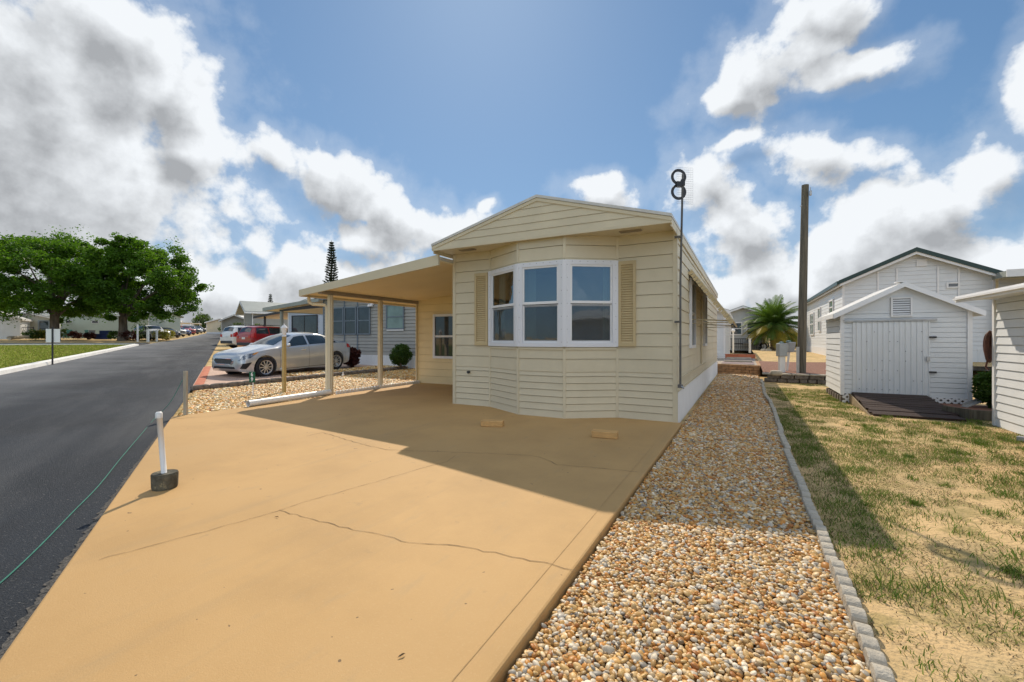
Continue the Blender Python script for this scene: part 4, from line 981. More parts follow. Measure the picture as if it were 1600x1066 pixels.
# ================================================================== FOLIAGE
def leaf_cards(C, size, n, spread, asp=.55, up=.3):
    """n leaf quads round each centre C (k,3); spread (k,) or (k,3)"""
    k = len(C); P = rng.normal(0, 1, (k, n, 3)); P /= np.linalg.norm(P, axis=2, keepdims=True)+1e-9; P *= rng.uniform(.15, 1, (k, n, 1))**.5
    sp = np.asarray(spread); sp = sp[:, None, None] if sp.ndim == 1 else sp[:, None, :]
    P = (P*sp + C[:, None]).reshape(-1, 3); N_ = len(P)
    a = rng.normal(0, 1, (N_, 3)); a[:, 2] *= .6; a /= np.linalg.norm(a, axis=1, keepdims=True); b = rng.normal(0, 1, (N_, 3)); b[:, 2] += up; b = np.cross(a, b); b /= np.linalg.norm(b, axis=1, keepdims=True)+1e-9
    s = size*rng.uniform(.6, 1.4, (N_, 1)); a = a*s*.5; b = b*s*.5*asp
    V = np.stack([P-a, P+b*.9, P+a, P-b*.9], 1).reshape(-1, 3); Fc = np.arange(N_*4).reshape(-1, 4)
    return V, Fc
def oak(name, label, x, y, R_, ztop, zbot, off, seed, nclump=190):
    z0 = Z(x, y); t = thing(name, label, 'tree', (x, y, z0), 0, 'oak trees across the road'); zbot -= .3; g = np.random.default_rng(seed); rr = random.Random(seed)
    c = np.array([x+off[0], y+off[1], (ztop+zbot)/2+.3]); hz = (ztop-zbot)/2
    d = g.normal(0, 1, (nclump, 3)); d /= np.linalg.norm(d, axis=1, keepdims=True); d[:, 2] = np.where(d[:, 2] < -.25, d[:, 2]*.9, d[:, 2])
    rad = g.uniform(.35, 1, (nclump, 1))**.45*(1+.14*np.sin(d[:, :1]*5+seed)+.10*np.sin(d[:, 1:2]*7+2*seed)+.08*np.sin(d[:, 2:]*9))
    Cc = c+d*rad*np.array([R_*.92, R_*.92, hz*.92]); rs = g.uniform(.45, 1.2, nclump)*R_/6.5
    keep = np.ones(len(Cc), bool); Cc, rs = Cc[keep], rs[keep]
    m = MB(); fk = Vector((x, y, z0+2.6)); m.tube([(x, y, z0-.3), (x-.03, y, z0+.1), (x+.05, y, z0+1.3), fk], [.62, .48, .38, .36], 12)
    br = MB(); tips = [Cc[i] for i in g.choice(len(Cc), 16, replace=False)]
    for i, tp in enumerate(tips):
        tp = Vector(tp); mid = fk.lerp(tp, .45)+Vector((rr.uniform(-.5, .5), rr.uniform(-.5, .5), .5)); r0 = .22 if i < 7 else .14
        br.tube([fk-Vector((0, 0, .3)), fk.lerp(mid, .5)+Vector((0, 0, .25)), mid, mid.lerp(tp, .55)+Vector((rr.uniform(-.3, .3), rr.uniform(-.3, .3), 0)), tp], [r0, r0*.8, r0*.55, r0*.32, .03], 7)
    tr = m.build('trunk', barkm, t, smooth=True); br.build('limbs', barkm, t, smooth=True)
    V, Fc = leaf_cards(Cc, .27, 300, np.stack([rs, rs, rs*.62], 1)); V2, F2 = leaf_cards(Cc+g.normal(0, .4, Cc.shape), .24, 60, rs*1.1)
    V = np.concatenate([V, V2]); Fc = np.concatenate([Fc, F2+len(V)-len(V2)])
    np_mesh('crown', V-np.array([x, y, z0]), Fc, oakleaf, parent=t)
    return t
ax, ay = at(85, 46); oak('oak_tree', 'broad dark green oak at the far left, behind the sign board', ax, ay, 6.9, 12.0, 2.6, (0, 0), 3, 205)
ax, ay = at(192, 48); o2 = at(222, 48); oak('oak_tree', 'broad dark green oak nearer the road with a thick leaning trunk', ax, ay, 5.9, 11.6, 2.4, (o2[0]-ax, o2[1]-ay), 8, 190)
def bush(name, label, x, y, z, rx, rz, mat, size=.07, n=70, clumps=70, seed=1, cat='shrub', group=None, stem=True):
    g = np.random.default_rng(seed); t = thing(name, label, cat, (x, y, z), 0, group)
    d = g.normal(0, 1, (clumps, 3)); d /= np.linalg.norm(d, axis=1, keepdims=True); Cc = np.array([x, y, z+rz])+d*g.uniform(.3, 1, (clumps, 1))**.4*np.array([rx, rx, rz])*.86
    V, Fc = leaf_cards(Cc, size, n, np.full(clumps, rx*.26)); np_mesh('foliage', V-np.array([x, y, z]), Fc, mat, parent=t)
    if stem:
        m = MB(); 
        for k in range(5): a = k*1.3; m.tube([(x, y, z-.05), (x+.3*rx*math.cos(a), y+.3*rx*math.sin(a), z+rz*.8)], [.025, .012], 6)
        m.build('stems', barkm, t)
    return t
x, y = at(626, 17.6); bush('round_shrub', 'round clipped green shrub in front of the grey house', x, y, .22, .47, .44, shrubleaf, .06, 110, 90, 4)
x, y = at(549, 18.2); bush('red_leaf_shrub', 'dark red leafed shrub at the rear of the silver sedan', x, y, .12, .40, .46, redleaf, .10, 60, 70, 5)
bush('hedge_shrub', 'dense green shrub squeezed between the shed and the white building', 5.15, 4.0, -.05, .42, .44, shrubleaf, .07, 110, 90, 6)
def pine(name, label, x, y, ztop, wid, seed):
    z0 = Z(x, y); t = thing(name, label, 'tree', (x, y, z0), 0, 'norfolk pines behind the homes'); rr = random.Random(seed); H = ztop-z0
    m = MB(); m.tube([(x, y, z0-.2), (x, y, z0+H*.5), (x, y, ztop)], [.22, .14, .02], 8); tr = m.build('trunk', barkm, t)
    b = MB(); C_ = []; n = int(H/.42)
    for i in range(n):
        f = i/n; z = z0+H*(.16+.83*f); L_ = wid/2*(1-f)**.62*rr.uniform(.8, 1.12)+.05
        for q in range(8):
            a = 2*math.pi*q/8+i*.9+rr.uniform(-.15, .15); e = Vector((math.cos(a), math.sin(a), 0)); p0 = Vector((x, y, z)); p1 = p0+e*L_*.6+Vector((0, 0, .02)); p2 = p0+e*L_+Vector((0, 0, L_*.28))
            b.tube([p0, p1, p2], [.03, .02, .01], 4)
            for u in np.linspace(.12, 1, 9): p = p0.lerp(p1, u/.6) if u < .6 else p1.lerp(p2, (u-.6)/.4); C_.append(tuple(p+Vector((0, 0, .04))))
    b.build('branches', barkm, t); C_ = np.array(C_); V, Fc = leaf_cards(C_, .22, 9, np.full((len(C_), 3), [.10, .10, .09]), asp=.3); np_mesh('needles', V-np.array([x, y, z0]), Fc, pineleaf, parent=t)
x, y = at(518, 62); pine('norfolk_pine', 'tall dark conifer rising above the carport roof', x, y, 15.4, 2.9, 2)
x, y = at(422.5, 92); pine('norfolk_pine', 'small dark conifer top above the distant gable roof', x, y, 11.0, 1.7, 5)
# palm
px_, py_ = at(1209, 34.5); pz = .36
pal = thing('palm_tree', 'date palm with a full round crown between the homes at the back', 'tree', (px_, py_, pz)); rr = random.Random(9)
m = MB(); prof = [(.30, -.3), (.27, .1)] + [(.24+.03*(k % 2), .2+.09*k) for k in range(12)] + [(.34, 1.35), (.40, 1.6), (.30, 2.0), (0, 2.25)]; m.lathe((px_, py_, pz), prof, 14); m.build('trunk', palmb, pal)
def frond(mv, mf, az, el, L_, rr):
    p = Vector((px_, py_, pz+1.95)); d = Vector((math.cos(az)*math.cos(el), math.sin(az)*math.cos(el), math.sin(el))); n = 16; pts = [p.copy()]; droop = rr.uniform(.085, .125)
    for k in range(n):
        d = (d+Vector((0, 0, -droop*(.35+k/n)))).normalized(); p = p+d*L_/n; pts.append(p.copy())
    side = Vector((-math.sin(az), math.cos(az), 0))
    for k in range(2, n+1):
        for q in range(3):
            u = k-q/3; i = int(u); i = min(i, n-1); base = pts[i].lerp(pts[i+1], u-i); t_ = (pts[min(i+1, n)]-pts[i]).normalized(); up = side.cross(t_); ll = L_*.21*(math.sin(math.pi*min(.97, (u/n)*.9+.08)))**.6*rr.uniform(.8, 1.1)
            for sd in (-1, 1):
                dl = (side*sd*.82+t_*.55+up*.22).normalized(); tip = base+dl*ll+Vector((0, 0, -.12*ll)); w_ = t_*.022; b_ = len(mv); mv += [base-w_, base+w_, tip+w_*.3, tip-w_*.3]; mf.append((b_, b_+1, b_+2, b_+3))
    return pts
gv, gf, yv, yf = [], [], [], []; rach = MB()
for k in range(92):
    az = k*2.39996; f = k/92; el = 1.45-1.75*f+rr.uniform(-.1, .1); L_ = rr.uniform(2.3, 2.85)*(1 if f < .8 else .9); yel = f > .66 and rr.random() < .66
    rach.tube(frond(yv if yel else gv, yf if yel else gf, az, el, L_, rr)[:14], [.03-.0018*i for i in range(14)], 4)
m = MB(); m.add(gv, gf); m.build('fronds', palmgr, pal); m = MB(); m.add(yv, yf); m.build('yellow_fronds', palmyl, pal); rach.build('rachis', palmgr, pal)
# ================================================================== NEIGHBOURING HOMES, LEFT
def zg(x, y): return Z(x, y)
nh = thing('grey_house', 'grey sided home with dark blue window trim behind the silver sedan', 'house', (-13.4, 7, .1))
m = MB(); lap(m, (-16.85, 7), (-9.9, 7), .60, 3.22, .15, (0, -1), lip=.02, slot=.02); lap(m, (-9.9, 7), (-9.9, 18), .6, 3.22, .105, (1, 0)); lap(m, (-16.85, 18), (-16.85, 7), .1, 3.22, .2, (-1, 0))
gs2 = lambda z: ((z-3.22)/.7*.5, 1-(z-3.22)/.7*.5); lap(m, (-16.85, 7), (-9.9, 7), 3.22, 3.9, .105, (0, -1), span=gs2); m.build('wall', grey_sd, nh)
m = MB(); ribs(m, (-16.85, 6.99), (-9.9, 6.99), .0, .60, (0, -1), .16); m.build('skirting', white, nh)
m = MB()
for xa in (-16.85, -15.43, -14.58, -9.9): m = MB(); m.box(xa-.03, xa+.03, 6.96, 7.01, .58, 3.2); m.build('batten', blue_tr, nh)
m = MB(); m.box(-17.1, -9.7, 6.72, 6.75, 3.16, 3.32); m.build('fascia', blue_tr, nh)
m = MB()
for (xa, xb) in ((-17.15, -13.38), (-9.6, -13.38)): m.prism([(xa, 6.7, 3.2), (xb, 6.7, 3.92), (xb, 6.7, 3.98), (xa, 6.7, 3.28)], (0, 11.6, 0))
m.build('roof', roof_gr, nh)
for xa in (-15.85, -15.02, -14.15): 
    f = window(nh, (xa, 6.975), (1, 0), (0, -1), .78, 1.50, 2.78, blue_tr, pane_d, .055, .05)
f = window(nh, (-12.3, 6.975), (1, 0), (0, -1), 1.02, 1.72, 2.80, blue_tr, pane_g, .055, .05)
m = MB(); m.box(-12.78, -11.82, 6.94, 6.97, 1.66, 1.73); m.build('sill', whitep, f)
m = MB(); m.lathe((-13.75, 6.86, 2.80), [(0, .05), (.04, .05), (.07, -.05), (0, -.06)], 10); m.lathe((-13.60, 6.86, 2.80), [(0, .05), (.04, .05), (.07, -.05), (0, -.06)], 10); m.box(-13.8, -13.55, 6.9, 6.97, 2.82, 2.88); m.build('flood_light', whitep, nh)
nc = thing('grey_carport', 'carport with a dark green edge attached to the grey sided home', 'carport', (-19, 8, .2))
m = MB(); m.prism([(-16.87, 6.75, 3.10), (-21.1, 6.75, 2.78), (-21.1, 6.75, 2.84), (-16.87, 6.75, 3.16)], (0, 5.0, 0)); m.build('roof', ceilp, nc)
m = MB(); m.prism([(-16.87, 6.70, 3.08), (-21.15, 6.70, 2.75), (-21.15, 6.70, 2.93), (-16.87, 6.70, 3.26)], (0, .045, 0)); m.box(-21.2, -21.15, 6.70, 11.8, 2.75, 2.93); m.build('fascia', roof_gr, nc)
m = MB(); m.prism([(-16.9, 6.9, 2.82), (-20.1, 6.9, 2.72), (-20.1, 6.9, 2.80), (-16.9, 6.9, 3.02)], (0, .10, 0)); m.build('beam', darkm, nc)
m = MB(); m.box(-20.06, -19.94, 6.9, 7.02, Z(-20, 7)-.05, 2.76); m.build('post', roof_gr, nc)
# pale blue home beyond it
b2 = home('blue_house', 'pale blue fronted home with dark framed windows seen under the grey carport', -26.7, -20.2, 12.0, 22, Z(-23, 12)-.05, 3.35, 4.05, blue_wl, roof_gr, whitep, .2)
window(b2, (-25.0, 11.975), (1, 0), (0, -1), 2.6, 1.45, 2.90, darkm, pane_d, .06, .05, rail=False, mull=1)
c2 = thing('dark_carport', 'low dark roofed carport on thin posts beyond the red vehicle', 'carport', (-29.5, 13, Z(-29, 13)))
m = MB(); m.prism([(-26.75, 12.2, 3.25), (-31.0, 12.2, 2.85), (-31.0, 12.2, 2.93), (-26.75, 12.2, 3.33)], (0, 5.5, 0)); m.build('roof', ceilp, c2)
m = MB(); m.prism([(-26.75, 12.16, 3.22), (-31.05, 12.16, 2.82), (-31.05, 12.16, 2.98), (-26.75, 12.16, 3.38)], (0, .04, 0)); m.build('fascia', darkm, c2)
for yy in (12.4, 15.0, 17.4):
    m = MB(); m.box(-30.05, -29.95, yy-.05, yy+.05, Z(-30, yy)-.05, 2.95); m.build('post', darkm, c2)
# gabled home
gx_, gy_ = at(388, 42); g3 = home('gabled_house', 'grey home with a steep overhanging gable beyond the parked vehicles', -2.0, 2.0, 0, 11, Z(gx_, gy_)-.1, 3.95, 4.85, grey_sd, roof_gr, whitep, .2, base=(gx_, gy_), rotz=R(-21), over=.7)
# small far homes up the road, right side
for (px, d, w, lab, mt) in ((369, 62, 4.6, 'grey roofed home up the road, just beyond the grey gable', grey_sd), (345, 95, 7.0, 'tan home at the end of the road, near the crest', cream), (331, 150, 9, 'cream home on the crest where the road disappears', cream)):
    x, y = at(px, d); z = Z(x, y); home('distant_house', lab, -w/2, w/2, 0, 9, z-.1, z+2.5, z+3.3, mt, roof_wh, whitep, .3, base=(x, y), rotz=R(20), group='distant homes up the road')
for (px, d, h, w, lab) in ((374, 58, 1.7, 1.5, 'green bush beside the grey roofed home up the road'), (410, 36.5, 1.5, 1.2, 'green bush under the dark carport roof'), (358, 78, 1.9, 1.6, 'green bush beyond the white vehicle up the road')):
    x, y = at(px, d); bush('roadside_bush', lab, x, y, Z(x, y), w, h/1.6, farleaf, .25, 40, 40, int(px), 'shrub')
# homes across the road beyond the oaks
for (s_, lab, wm) in (((258, 66), 'white home nearest the road behind the row of cars', white), ((281, 84), 'white roofed home second along the row of cars', white), ((299, 104), 'pale home third along the row of cars', cream), ((313, 130), 'pale home farthest along the row of cars', white)):
    x, y = at(s_[0]-8, s_[1]+4); x, y = x-3.5*RN[0], y-3.5*RN[1]; z = Z(x, y); home('roadside_house', lab, -4.0, 4.0, 0, 12, z-.1, z+2.7, z+3.25, wm, roof_wh, whitep, .3, base=(x, y), rotz=R(151), group='homes behind the far cars')
    x, y = at(s_[0], s_[1]); x, y = x-2.2*RN[0], y-2.2*RN[1]; z = Z(x, y); t = thing('roadside_carport', lab.replace('home', 'carport in front of the home', 1), 'carport', (x, y, z), R(151), 'carports behind the far cars')
    m = MB(); m.box(-3.2, 3.2, -2.4, 2.4, 2.25, 2.40); m.build('roof', roof_wh, t, local=True)
    for (a, b) in ((-3.0, -2.2), (3.0, -2.2)):
        m = MB(); m.box(a-.05, a+.05, b-.05, b+.05, -.1, 2.25); m.build('post', whitep, t, local=True)
x, y = at(317, 150); bush('distant_tree', 'round green tree on the skyline at the end of the road', x, y, Z(x, y)+1.2, 3.4, 2.6, farleaf, .45, 60, 60, 77, 'tree')
x, y = at(357, 170); bush('distant_tree', 'small dark tree on the skyline right of the road crest', x, y, Z(x, y)+1.0, 1.6, 2.2, pineleaf, .4, 40, 40, 78, 'tree')
# long pale home behind the oaks
x, y = at(66, 57.5); z = Z(x, y); RZ = R(-62+3)
lh = home('long_pale_house', 'long pale green home with two small windows behind the oaks', -6, 0, 0, 13.5, z-.1, z+2.9, z+3.5, pm('pale_green_siding', (.50, .56, .47), .5, .05, 1), roof_gr, whitep, .2, base=(x, y), rotz=RZ, skmat=white)
M_ = Matrix.Translation((x, y, 0)) @ Matrix.Rotation(RZ, 4, 'Z'); ex = M_.to_3x3() @ Vector((1, 0, 0)); ey = M_.to_3x3() @ Vector((0, 1, 0))
for yy in (3.4, 6.7): p = M_ @ Vector((.02, yy, 0)); window(lh, (p.x, p.y), (ey.x, ey.y), (ex.x, ex.y), .85, z+1.75, z+2.15, whitep, pane_d, .05, .05, rail=False)
x, y = at(46, 52); z = Z(x, y); gg = home('gabled_pale_house', 'small pale home with a green grey gable left of the long home', -2.6, 2.2, 0, 4, z-.1, z+2.3, z+3.0, pm('pale_wall', (.62, .62, .56), .5, .05, 1), roof_gr, whitep, .2, base=(x, y), rotz=R(66))
M_ = Matrix.Translation((x, y, 0)) @ Matrix.Rotation(R(66), 4, 'Z'); p = M_ @ Vector((1.2, -.02, 0)); e_ = M_.to_3x3() @ Vector((1, 0, 0)); n_ = M_.to_3x3() @ Vector((0, -1, 0))
window(gg, (p.x, p.y), (e_.x, e_.y), (n_.x, n_.y), 1.0, z+.1, z+2.1, pm('blue_door_frame', (.3, .36, .42), .5, .1, 3), pane_d, .12, .05, rail=False, name='door')
x, y = at(-20, 47); z = Z(x, y); home('white_corner_house', 'white home end at the very left edge', -2.4, 2.4, 0, 4, z-.1, z+2.2, z+3.2, white, roof_wh, whitep, .2, base=(x, y), rotz=R(66))
# sign board and white posts along the lawn
x, y = G(82, 567.5, .03); z = Z(x, y)+.03; t = thing('sign_board', 'blank white sign board on a thin dark post in the lawn', 'sign', (x, y, z), R(42))
m = MB(); m.box(-.022, .022, -.02, .02, -.1, 1.50); m.build('post', darkm, t, local=True); m = MB(); m.box(-.24, .24, .022, .035, .86, 1.42); m.build('board', whitep, t, local=True)
for (px, d, h, w, lab) in ((215, 45, 1.75, .14, 'thin white post beside the oak trunk'), (231, 45.5, 1.25, .36, 'wide white marker board post near the end of the kerb'), (245, 47.5, 1.15, .22, 'white post at the corner of the kerb')):
    x, y = at(px, d); z = Z(x, y); m = MB(); m.box(x-w/2, x+w/2, y-.06, y+.06, z-.1, z+h); tag(m.build('white_post', pvc, origin=(x, y, z)), lab, 'post', 'white posts at the end of the lawn')
# garden bits under the oaks
def chairlike(x, y, z, rz, mat, lab):
    t = thing('garden_chair', lab, 'chair', (x, y, z), rz, 'garden chairs under the oaks')
    m = MB(); m.box(-.28, .28, -.26, .26, .38, .43); m.build('seat', mat, t, local=True); m = MB(); m.obox((0, .28, .72), (1, 0, 0), (0, .97, .2), .56, .05, .62); m.build('backrest', mat, t, local=True)
    for a in (-.25, .25):
        for b in (-.23, .23):
            m = MB(); m.box(a-.025, a+.025, b-.025, b+.025, 0, .38); m.build('leg', mat, t, local=True)
        m = MB(); m.box(a-.04, a+.04, -.28, .28, .60, .64); m.build('armrest', mat, t, local=True)
teal = pm('teal_plastic', (.08, .28, .26), .5, .1, 4); navy = pm('navy_plastic', (.02, .04, .14), .5, .1, 4)
for (px, d, rz, mt, lab) in ((106, 50, 40, teal, 'teal garden chair under the leftmost oak'), (131, 51, 10, teal, 'teal garden chair right of the sign board'), (143, 50.5, 60, pm('grey_plastic', (.3, .33, .35), .5, .1, 4), 'grey garden chair next to the blue storage bench')):
    x, y = at(px, d); chairlike(x, y, Z(x, y), R(rz), mt, lab)
x, y = at(161, 49.5); z = Z(x, y); t = thing('storage_bench', 'dark blue storage bench between the two oaks', 'bench', (x, y, z), R(28)); m = MB(); m.box(-.72, .72, -.3, .3, 0, .55); m.build('chest', navy, t, local=True, bevel=.03); m = MB(); m.box(-.75, .75, -.33, .33, .551, .63); m.build('lid', navy, t, local=True, bevel=.02); m = MB(); m.box(-.72, .72, .30, .36, .63, 1.0); m.build('backrest', navy, t, local=True, bevel=.02)
x, y = at(24, 45); z = Z(x, y); m = MB(); m.tube([at(14, 44)+(z+.15,), at(28, 45)+(z+.22,), at(44, 46)+(z+.30,)], [.20, .18, .14], 10); tag(m.build('fallen_log', stakew, origin=(x, y, z), smooth=True), 'pale fallen log lying at the far edge of the lawn', 'log')
x, y = at(26, 49); z = Z(x, y); t = thing('wooden_gate', 'reddish wooden gate in a dark metal frame by the left homes', 'gate', (x, y, z), R(28)); m = MB()
for k in range(9): m.box(-1.5+.2*k, -1.32+.2*k, -.02, .02, .1, 1.25)
m.build('boards', pm('red_wood', (.22, .09, .04), .7, .3, 4), t, local=True); m = MB(); m.box(.35, 1.9, -.02, .02, 1.2, 1.26); m.box(.35, 1.9, -.02, .02, .15, .2); m.box(1.85, 1.92, -.03, .03, 0, 1.3)
for k in range(8): m.box(.4+.19*k, .42+.19*k, -.01, .01, .2, 1.2)
m.build('frame', darkm, t, local=True)
GB = [(52, 47, .9, .5, shrubleaf, 'low green bush near the reddish gate'), (62, 47.5, .8, .5, yelleaf, 'low yellowish bush left of the sign board'), (70, 48, .6, .45, yelleaf, 'small yellowish bush just left of the sign board'), (118, 49, .7, .45, redleaf, 'low reddish plant between the teal chairs'), (140, 48.5, .55, .4, redleaf, 'low reddish plant in front of the grey garden chair'), (177, 48, .6, .5, shrubleaf, 'low green bush just left of the road-side oak trunk'), (204, 48, 1.0, .5, redleaf, 'wide brownish plant bed right of the oak trunk'), (222, 50, .8, .6, farleaf, 'green bush behind the thin white post'), (252, 50, 1.0, .55, yelleaf, 'yellow green bush at the corner of the kerb'), (262, 52, .9, .6, yelleaf, 'yellow green bush in front of the nearest white parked vehicle'), (100, 53, .6, .6, farleaf, 'pale green bush against the long pale home')]
for i, (px, d, w, h, mt, lab) in enumerate(GB): x, y = at(px, d); bush('garden_bush', lab, x, y, Z(x, y), w, h, mt, .16, 30, 34, 90+i, 'shrub', 'garden bushes under the oaks', stem=False)
# ================================================================== RIGHT SIDE
# garden shed
SX0, SX1, SY0, SY1 = 2.82, 4.82, 4.46, 6.5; SE, SR = 1.90, 2.43
sh = thing('garden_shed', 'small white garden shed with a ribbed metal door and louvre vent', 'shed', (3.92, 4.5, -.07))
XMs = (SX0+SX1)/2
m = MB(); lap(m, (SX0, SY0), (SX1, SY0), .13, SE, .10, (0, -1), lip=.006); gs3 = lambda z: ((z-SE)/(SR-SE)*.5, 1-(z-SE)/(SR-SE)*.5); lap(m, (SX0, SY0), (SX1, SY0), SE, SR-.02, .5, (0, -1), span=gs3, lip=.006)
lap(m, (SX0, SY1), (SX0, SY0), .10, SE, .135, (-1, 0), lip=.014); m.quad((SX1, SY0, .1), (SX1, SY1, .1), (SX1, SY1, SE), (SX1, SY0, SE)); m.quad((SX1, SY1, .1), (SX0, SY1, .1), (SX0, SY1, SE), (SX1, SY1, SE)); m.build('wall', white, sh)
m = MB()
for xa, sg_ in ((SX0-.16, -1), (SX1+.16, 1)):
    ze_ = SE-(SR-SE)*.16; m.prism([(xa, SY0-.14, ze_), (XMs, SY0-.14, SR), (XMs, SY0-.14, SR+.035), (xa, SY0-.14, ze_+.035)], (0, SY1-SY0+.28, 0))
m.build('roof', roof_wh, sh)
m = MB()
for xa in (SX0-.17, SX1+.17):
    ze_ = SE-(SR-SE)*.17; m.prism([(xa, SY0-.165, ze_-.075), (XMs, SY0-.165, SR-.07), (XMs, SY0-.165, SR+.03), (xa, SY0-.165, ze_+.03)], (0, .022, 0)); m.box(xa-.012, xa+.012, SY0-.142, SY1+.14, ze_-.06, ze_+.03)
for xa in (SX0, SX1): m.box(xa-.035, xa+.035, SY0-.03, SY0+.03, .10, SE-.02)
m.obox((XMs-.05, SY0-.06, SR+.035), (1, 0), (0, 1), .16, .2, .02); m.build('trim', whitep, sh)
m = MB(); DX0, DX1 = 3.00, 4.24; ribs(m, (DX0, SY0-.022), (DX1, SY0-.022), .16, 1.66, (0, -1), .083, .014); m.box(DX0, DX1, SY0-.02, SY0-.004, .16, 1.66); m.mark(); rs_ = random.Random(4)
for k in range(34): xx, zq = DX0+.06+.125*rs_.randrange(9)+.05, .25+.2*rs_.randrange(7); m.box(xx-.007, xx+.007, SY0-.042, SY0-.035, zq-.007, zq+.007)
dr = m.build('door', white, sh, mat2=screw)
m = MB(); m.box(DX0-.16, DX1+.10, SY0-.05, SY0-.012, 1.67, 1.71); m.build('door_track', galv, sh)
for zz in (.62, 1.32):
    m = MB(); m.box(DX1-.02, DX1+.09, SY0-.055, SY0-.02, zz, zz+.035); m.build('hinge', darkm, dr)
m = MB(); m.box(DX1-.06, DX1-.01, SY0-.06, SY0-.036, .86, .95); m.build('latch', galv, dr)
m = MB(); VX = XMs-.02; m.box(VX-.17, VX-.14, SY0-.04, SY0-.006, 1.76, 2.16); m.box(VX+.14, VX+.17, SY0-.04, SY0-.006, 1.76, 2.16); m.box(VX-.14, VX+.14, SY0-.04, SY0-.006, 2.13, 2.16); m.box(VX-.14, VX+.14, SY0-.04, SY0-.006, 1.76, 1.79)
vt = m.build('louvre_vent', whitep, sh); m = MB()
for k in range(7): z = 1.80+.047*k; m.quad((VX-.14, SY0-.036, z), (VX+.14, SY0-.036, z), (VX+.14, SY0-.010, z+.036), (VX-.14, SY0-.010, z+.036))
m.build('louvres', whitep, vt); m = MB(); m.box(VX-.14, VX+.14, SY0-.009, SY0-.007, 1.79, 2.13); m.build('vent_back', darkm, vt)
def lattice(parent, x0, x1, y, z0, z1, mat, p=.105, w=.036):
    m = MB(); n = int((x1-x0+z1-z0)/p)+1
    for k in range(-int((z1-z0)/p)-1, n):
        for sg_ in (1, -1):
            a = x0+k*p; 
            pts = []
            for (xx, zz) in ((a, z0), (a+(z1-z0), z1)):
                pts.append((xx, zz))
            (xa, za), (xb, zb_) = pts
            if xb <= x0 or xa >= x1: continue
            if xa < x0: za += x0-xa; xa = x0
            if xb > x1: zb_ -= xb-x1; xb = x1
            if sg_ < 0: xa, xb = x0+x1-xa, x0+x1-xb
            A, B = Vector((xa, y+(.006 if sg_ < 0 else 0), za)), Vector((xb, y+(.006 if sg_ < 0 else 0), zb_))
            if (B-A).length < .02: continue
            m.obox((A+B)/2, B-A, (0, 1, 0), (B-A).length, .008, w)
    return m.build('lattice', mat, parent)
lattice(sh, 4.20, 4.82, SY0-.012, -.07, .13, whitep); lattice(sh, 2.83, 2.98, SY0-.012, -.07, .12, whitep)
m = MB(); m.box(SX0+.05, SX1-.05, SY0+.08, SY1-.05, -.07, .12)
for k in range(7): m.box(SX0-.01, SX0+.1, SY0+.1+.29*k, SY0+.26+.29*k, -.08, .05)
m.build('base_blocks', stonem, sh)
# ramp
rp = thing('shed_ramp', 'dark brown plank ramp leading up to the shed door', 'ramp', (3.66, 3.6, -.07)); RX0, RX1 = 2.96, 4.20; ry0, ry1, rz0, rz1 = 2.70, 4.44, -.055, .155; Nn = 12
for k in range(Nn):
    a, b = k/Nn, (k+.86)/Nn; m = MB(); jx = random.Random(k).uniform(-.02, .02)
    pa = Vector((0, ry0+(ry1-ry0)*a, rz0+(rz1-rz0)*a)); pb = Vector((0, ry0+(ry1-ry0)*b, rz0+(rz1-rz0)*b)); c = (pa+pb)/2; d = pb-pa
    m.obox((((RX0+RX1)/2)+jx, c.y, c.z+jx*.25), (1, 0, 0), tuple(d), RX1-RX0-.03, d.length, .035); m.build('plank', rampw, rp)
for xa in (RX0-.02, RX1-.0):
    m = MB(); m.prism([(xa, ry0+.02, rz0-.04), (xa, ry1, rz0-.06), (xa, ry1, rz1-.02), (xa, ry0+.02, rz0-.018)], (.022, 0, 0)); m.build('side_board', rampside if xa < 3.5 else rampw, rp)
# white utility building at the right edge
ub = thing('white_outbuilding', 'white sided outbuilding with a wide eave at the right edge', 'building', (5.5, 0, -.07))
m = MB(); lap(m, (4.47, 2.5), (4.47, -7.5), -.07, 1.93, .128, (-1, 0), lip=.016); lap(m, (7.6, 2.5), (4.47, 2.5), -.07, 1.93, .128, (0, 1), lip=.016); m.quad((7.6, -7.5, -.07), (7.6, 2.5, -.07), (7.6, 2.5, 2.4), (7.6, -7.5, 2.4)); m.build('wall', white, ub)
m = MB(); m.box(4.44, 4.50, 2.47, 2.53, -.07, 1.92); m.build('trim', whitep, ub)
m = MB(); m.prism([(4.06, 2.56, 1.955), (7.7, 2.56, 2.50), (7.7, 2.56, 2.54), (4.06, 2.56, 1.995)], (0, -10.2, 0)); m.build('roof', roof_wh, ub)
m = MB(); m.box(4.02, 4.055, -7.6, 2.58, 1.90, 2.00); m.box(3.985, 4.018, -7.6, 2.55, 1.935, 1.965); m.prism([(4.06, 2.57, 1.90), (7.7, 2.57, 2.45), (7.7, 2.57, 2.53), (4.06, 2.57, 1.99)], (0, .02, 0)); m.build('fascia', whitep, ub)
m = MB(); m.box(4.06, 4.46, -7.5, 2.5, 1.931, 1.945); m.build('soffit', white, ub)
x, y = G(1597, 690, -.07); m = MB(); m.obox((x+.15, y-.1, -.035), (.8, -.6), (.6, .8), .45, .09, .065); tag(m.build('downspout_end', galv, origin=(x+.15, y-.1, -.07), bevel=.01), 'short metal downspout end lying on the grass at the right edge', 'downspout')
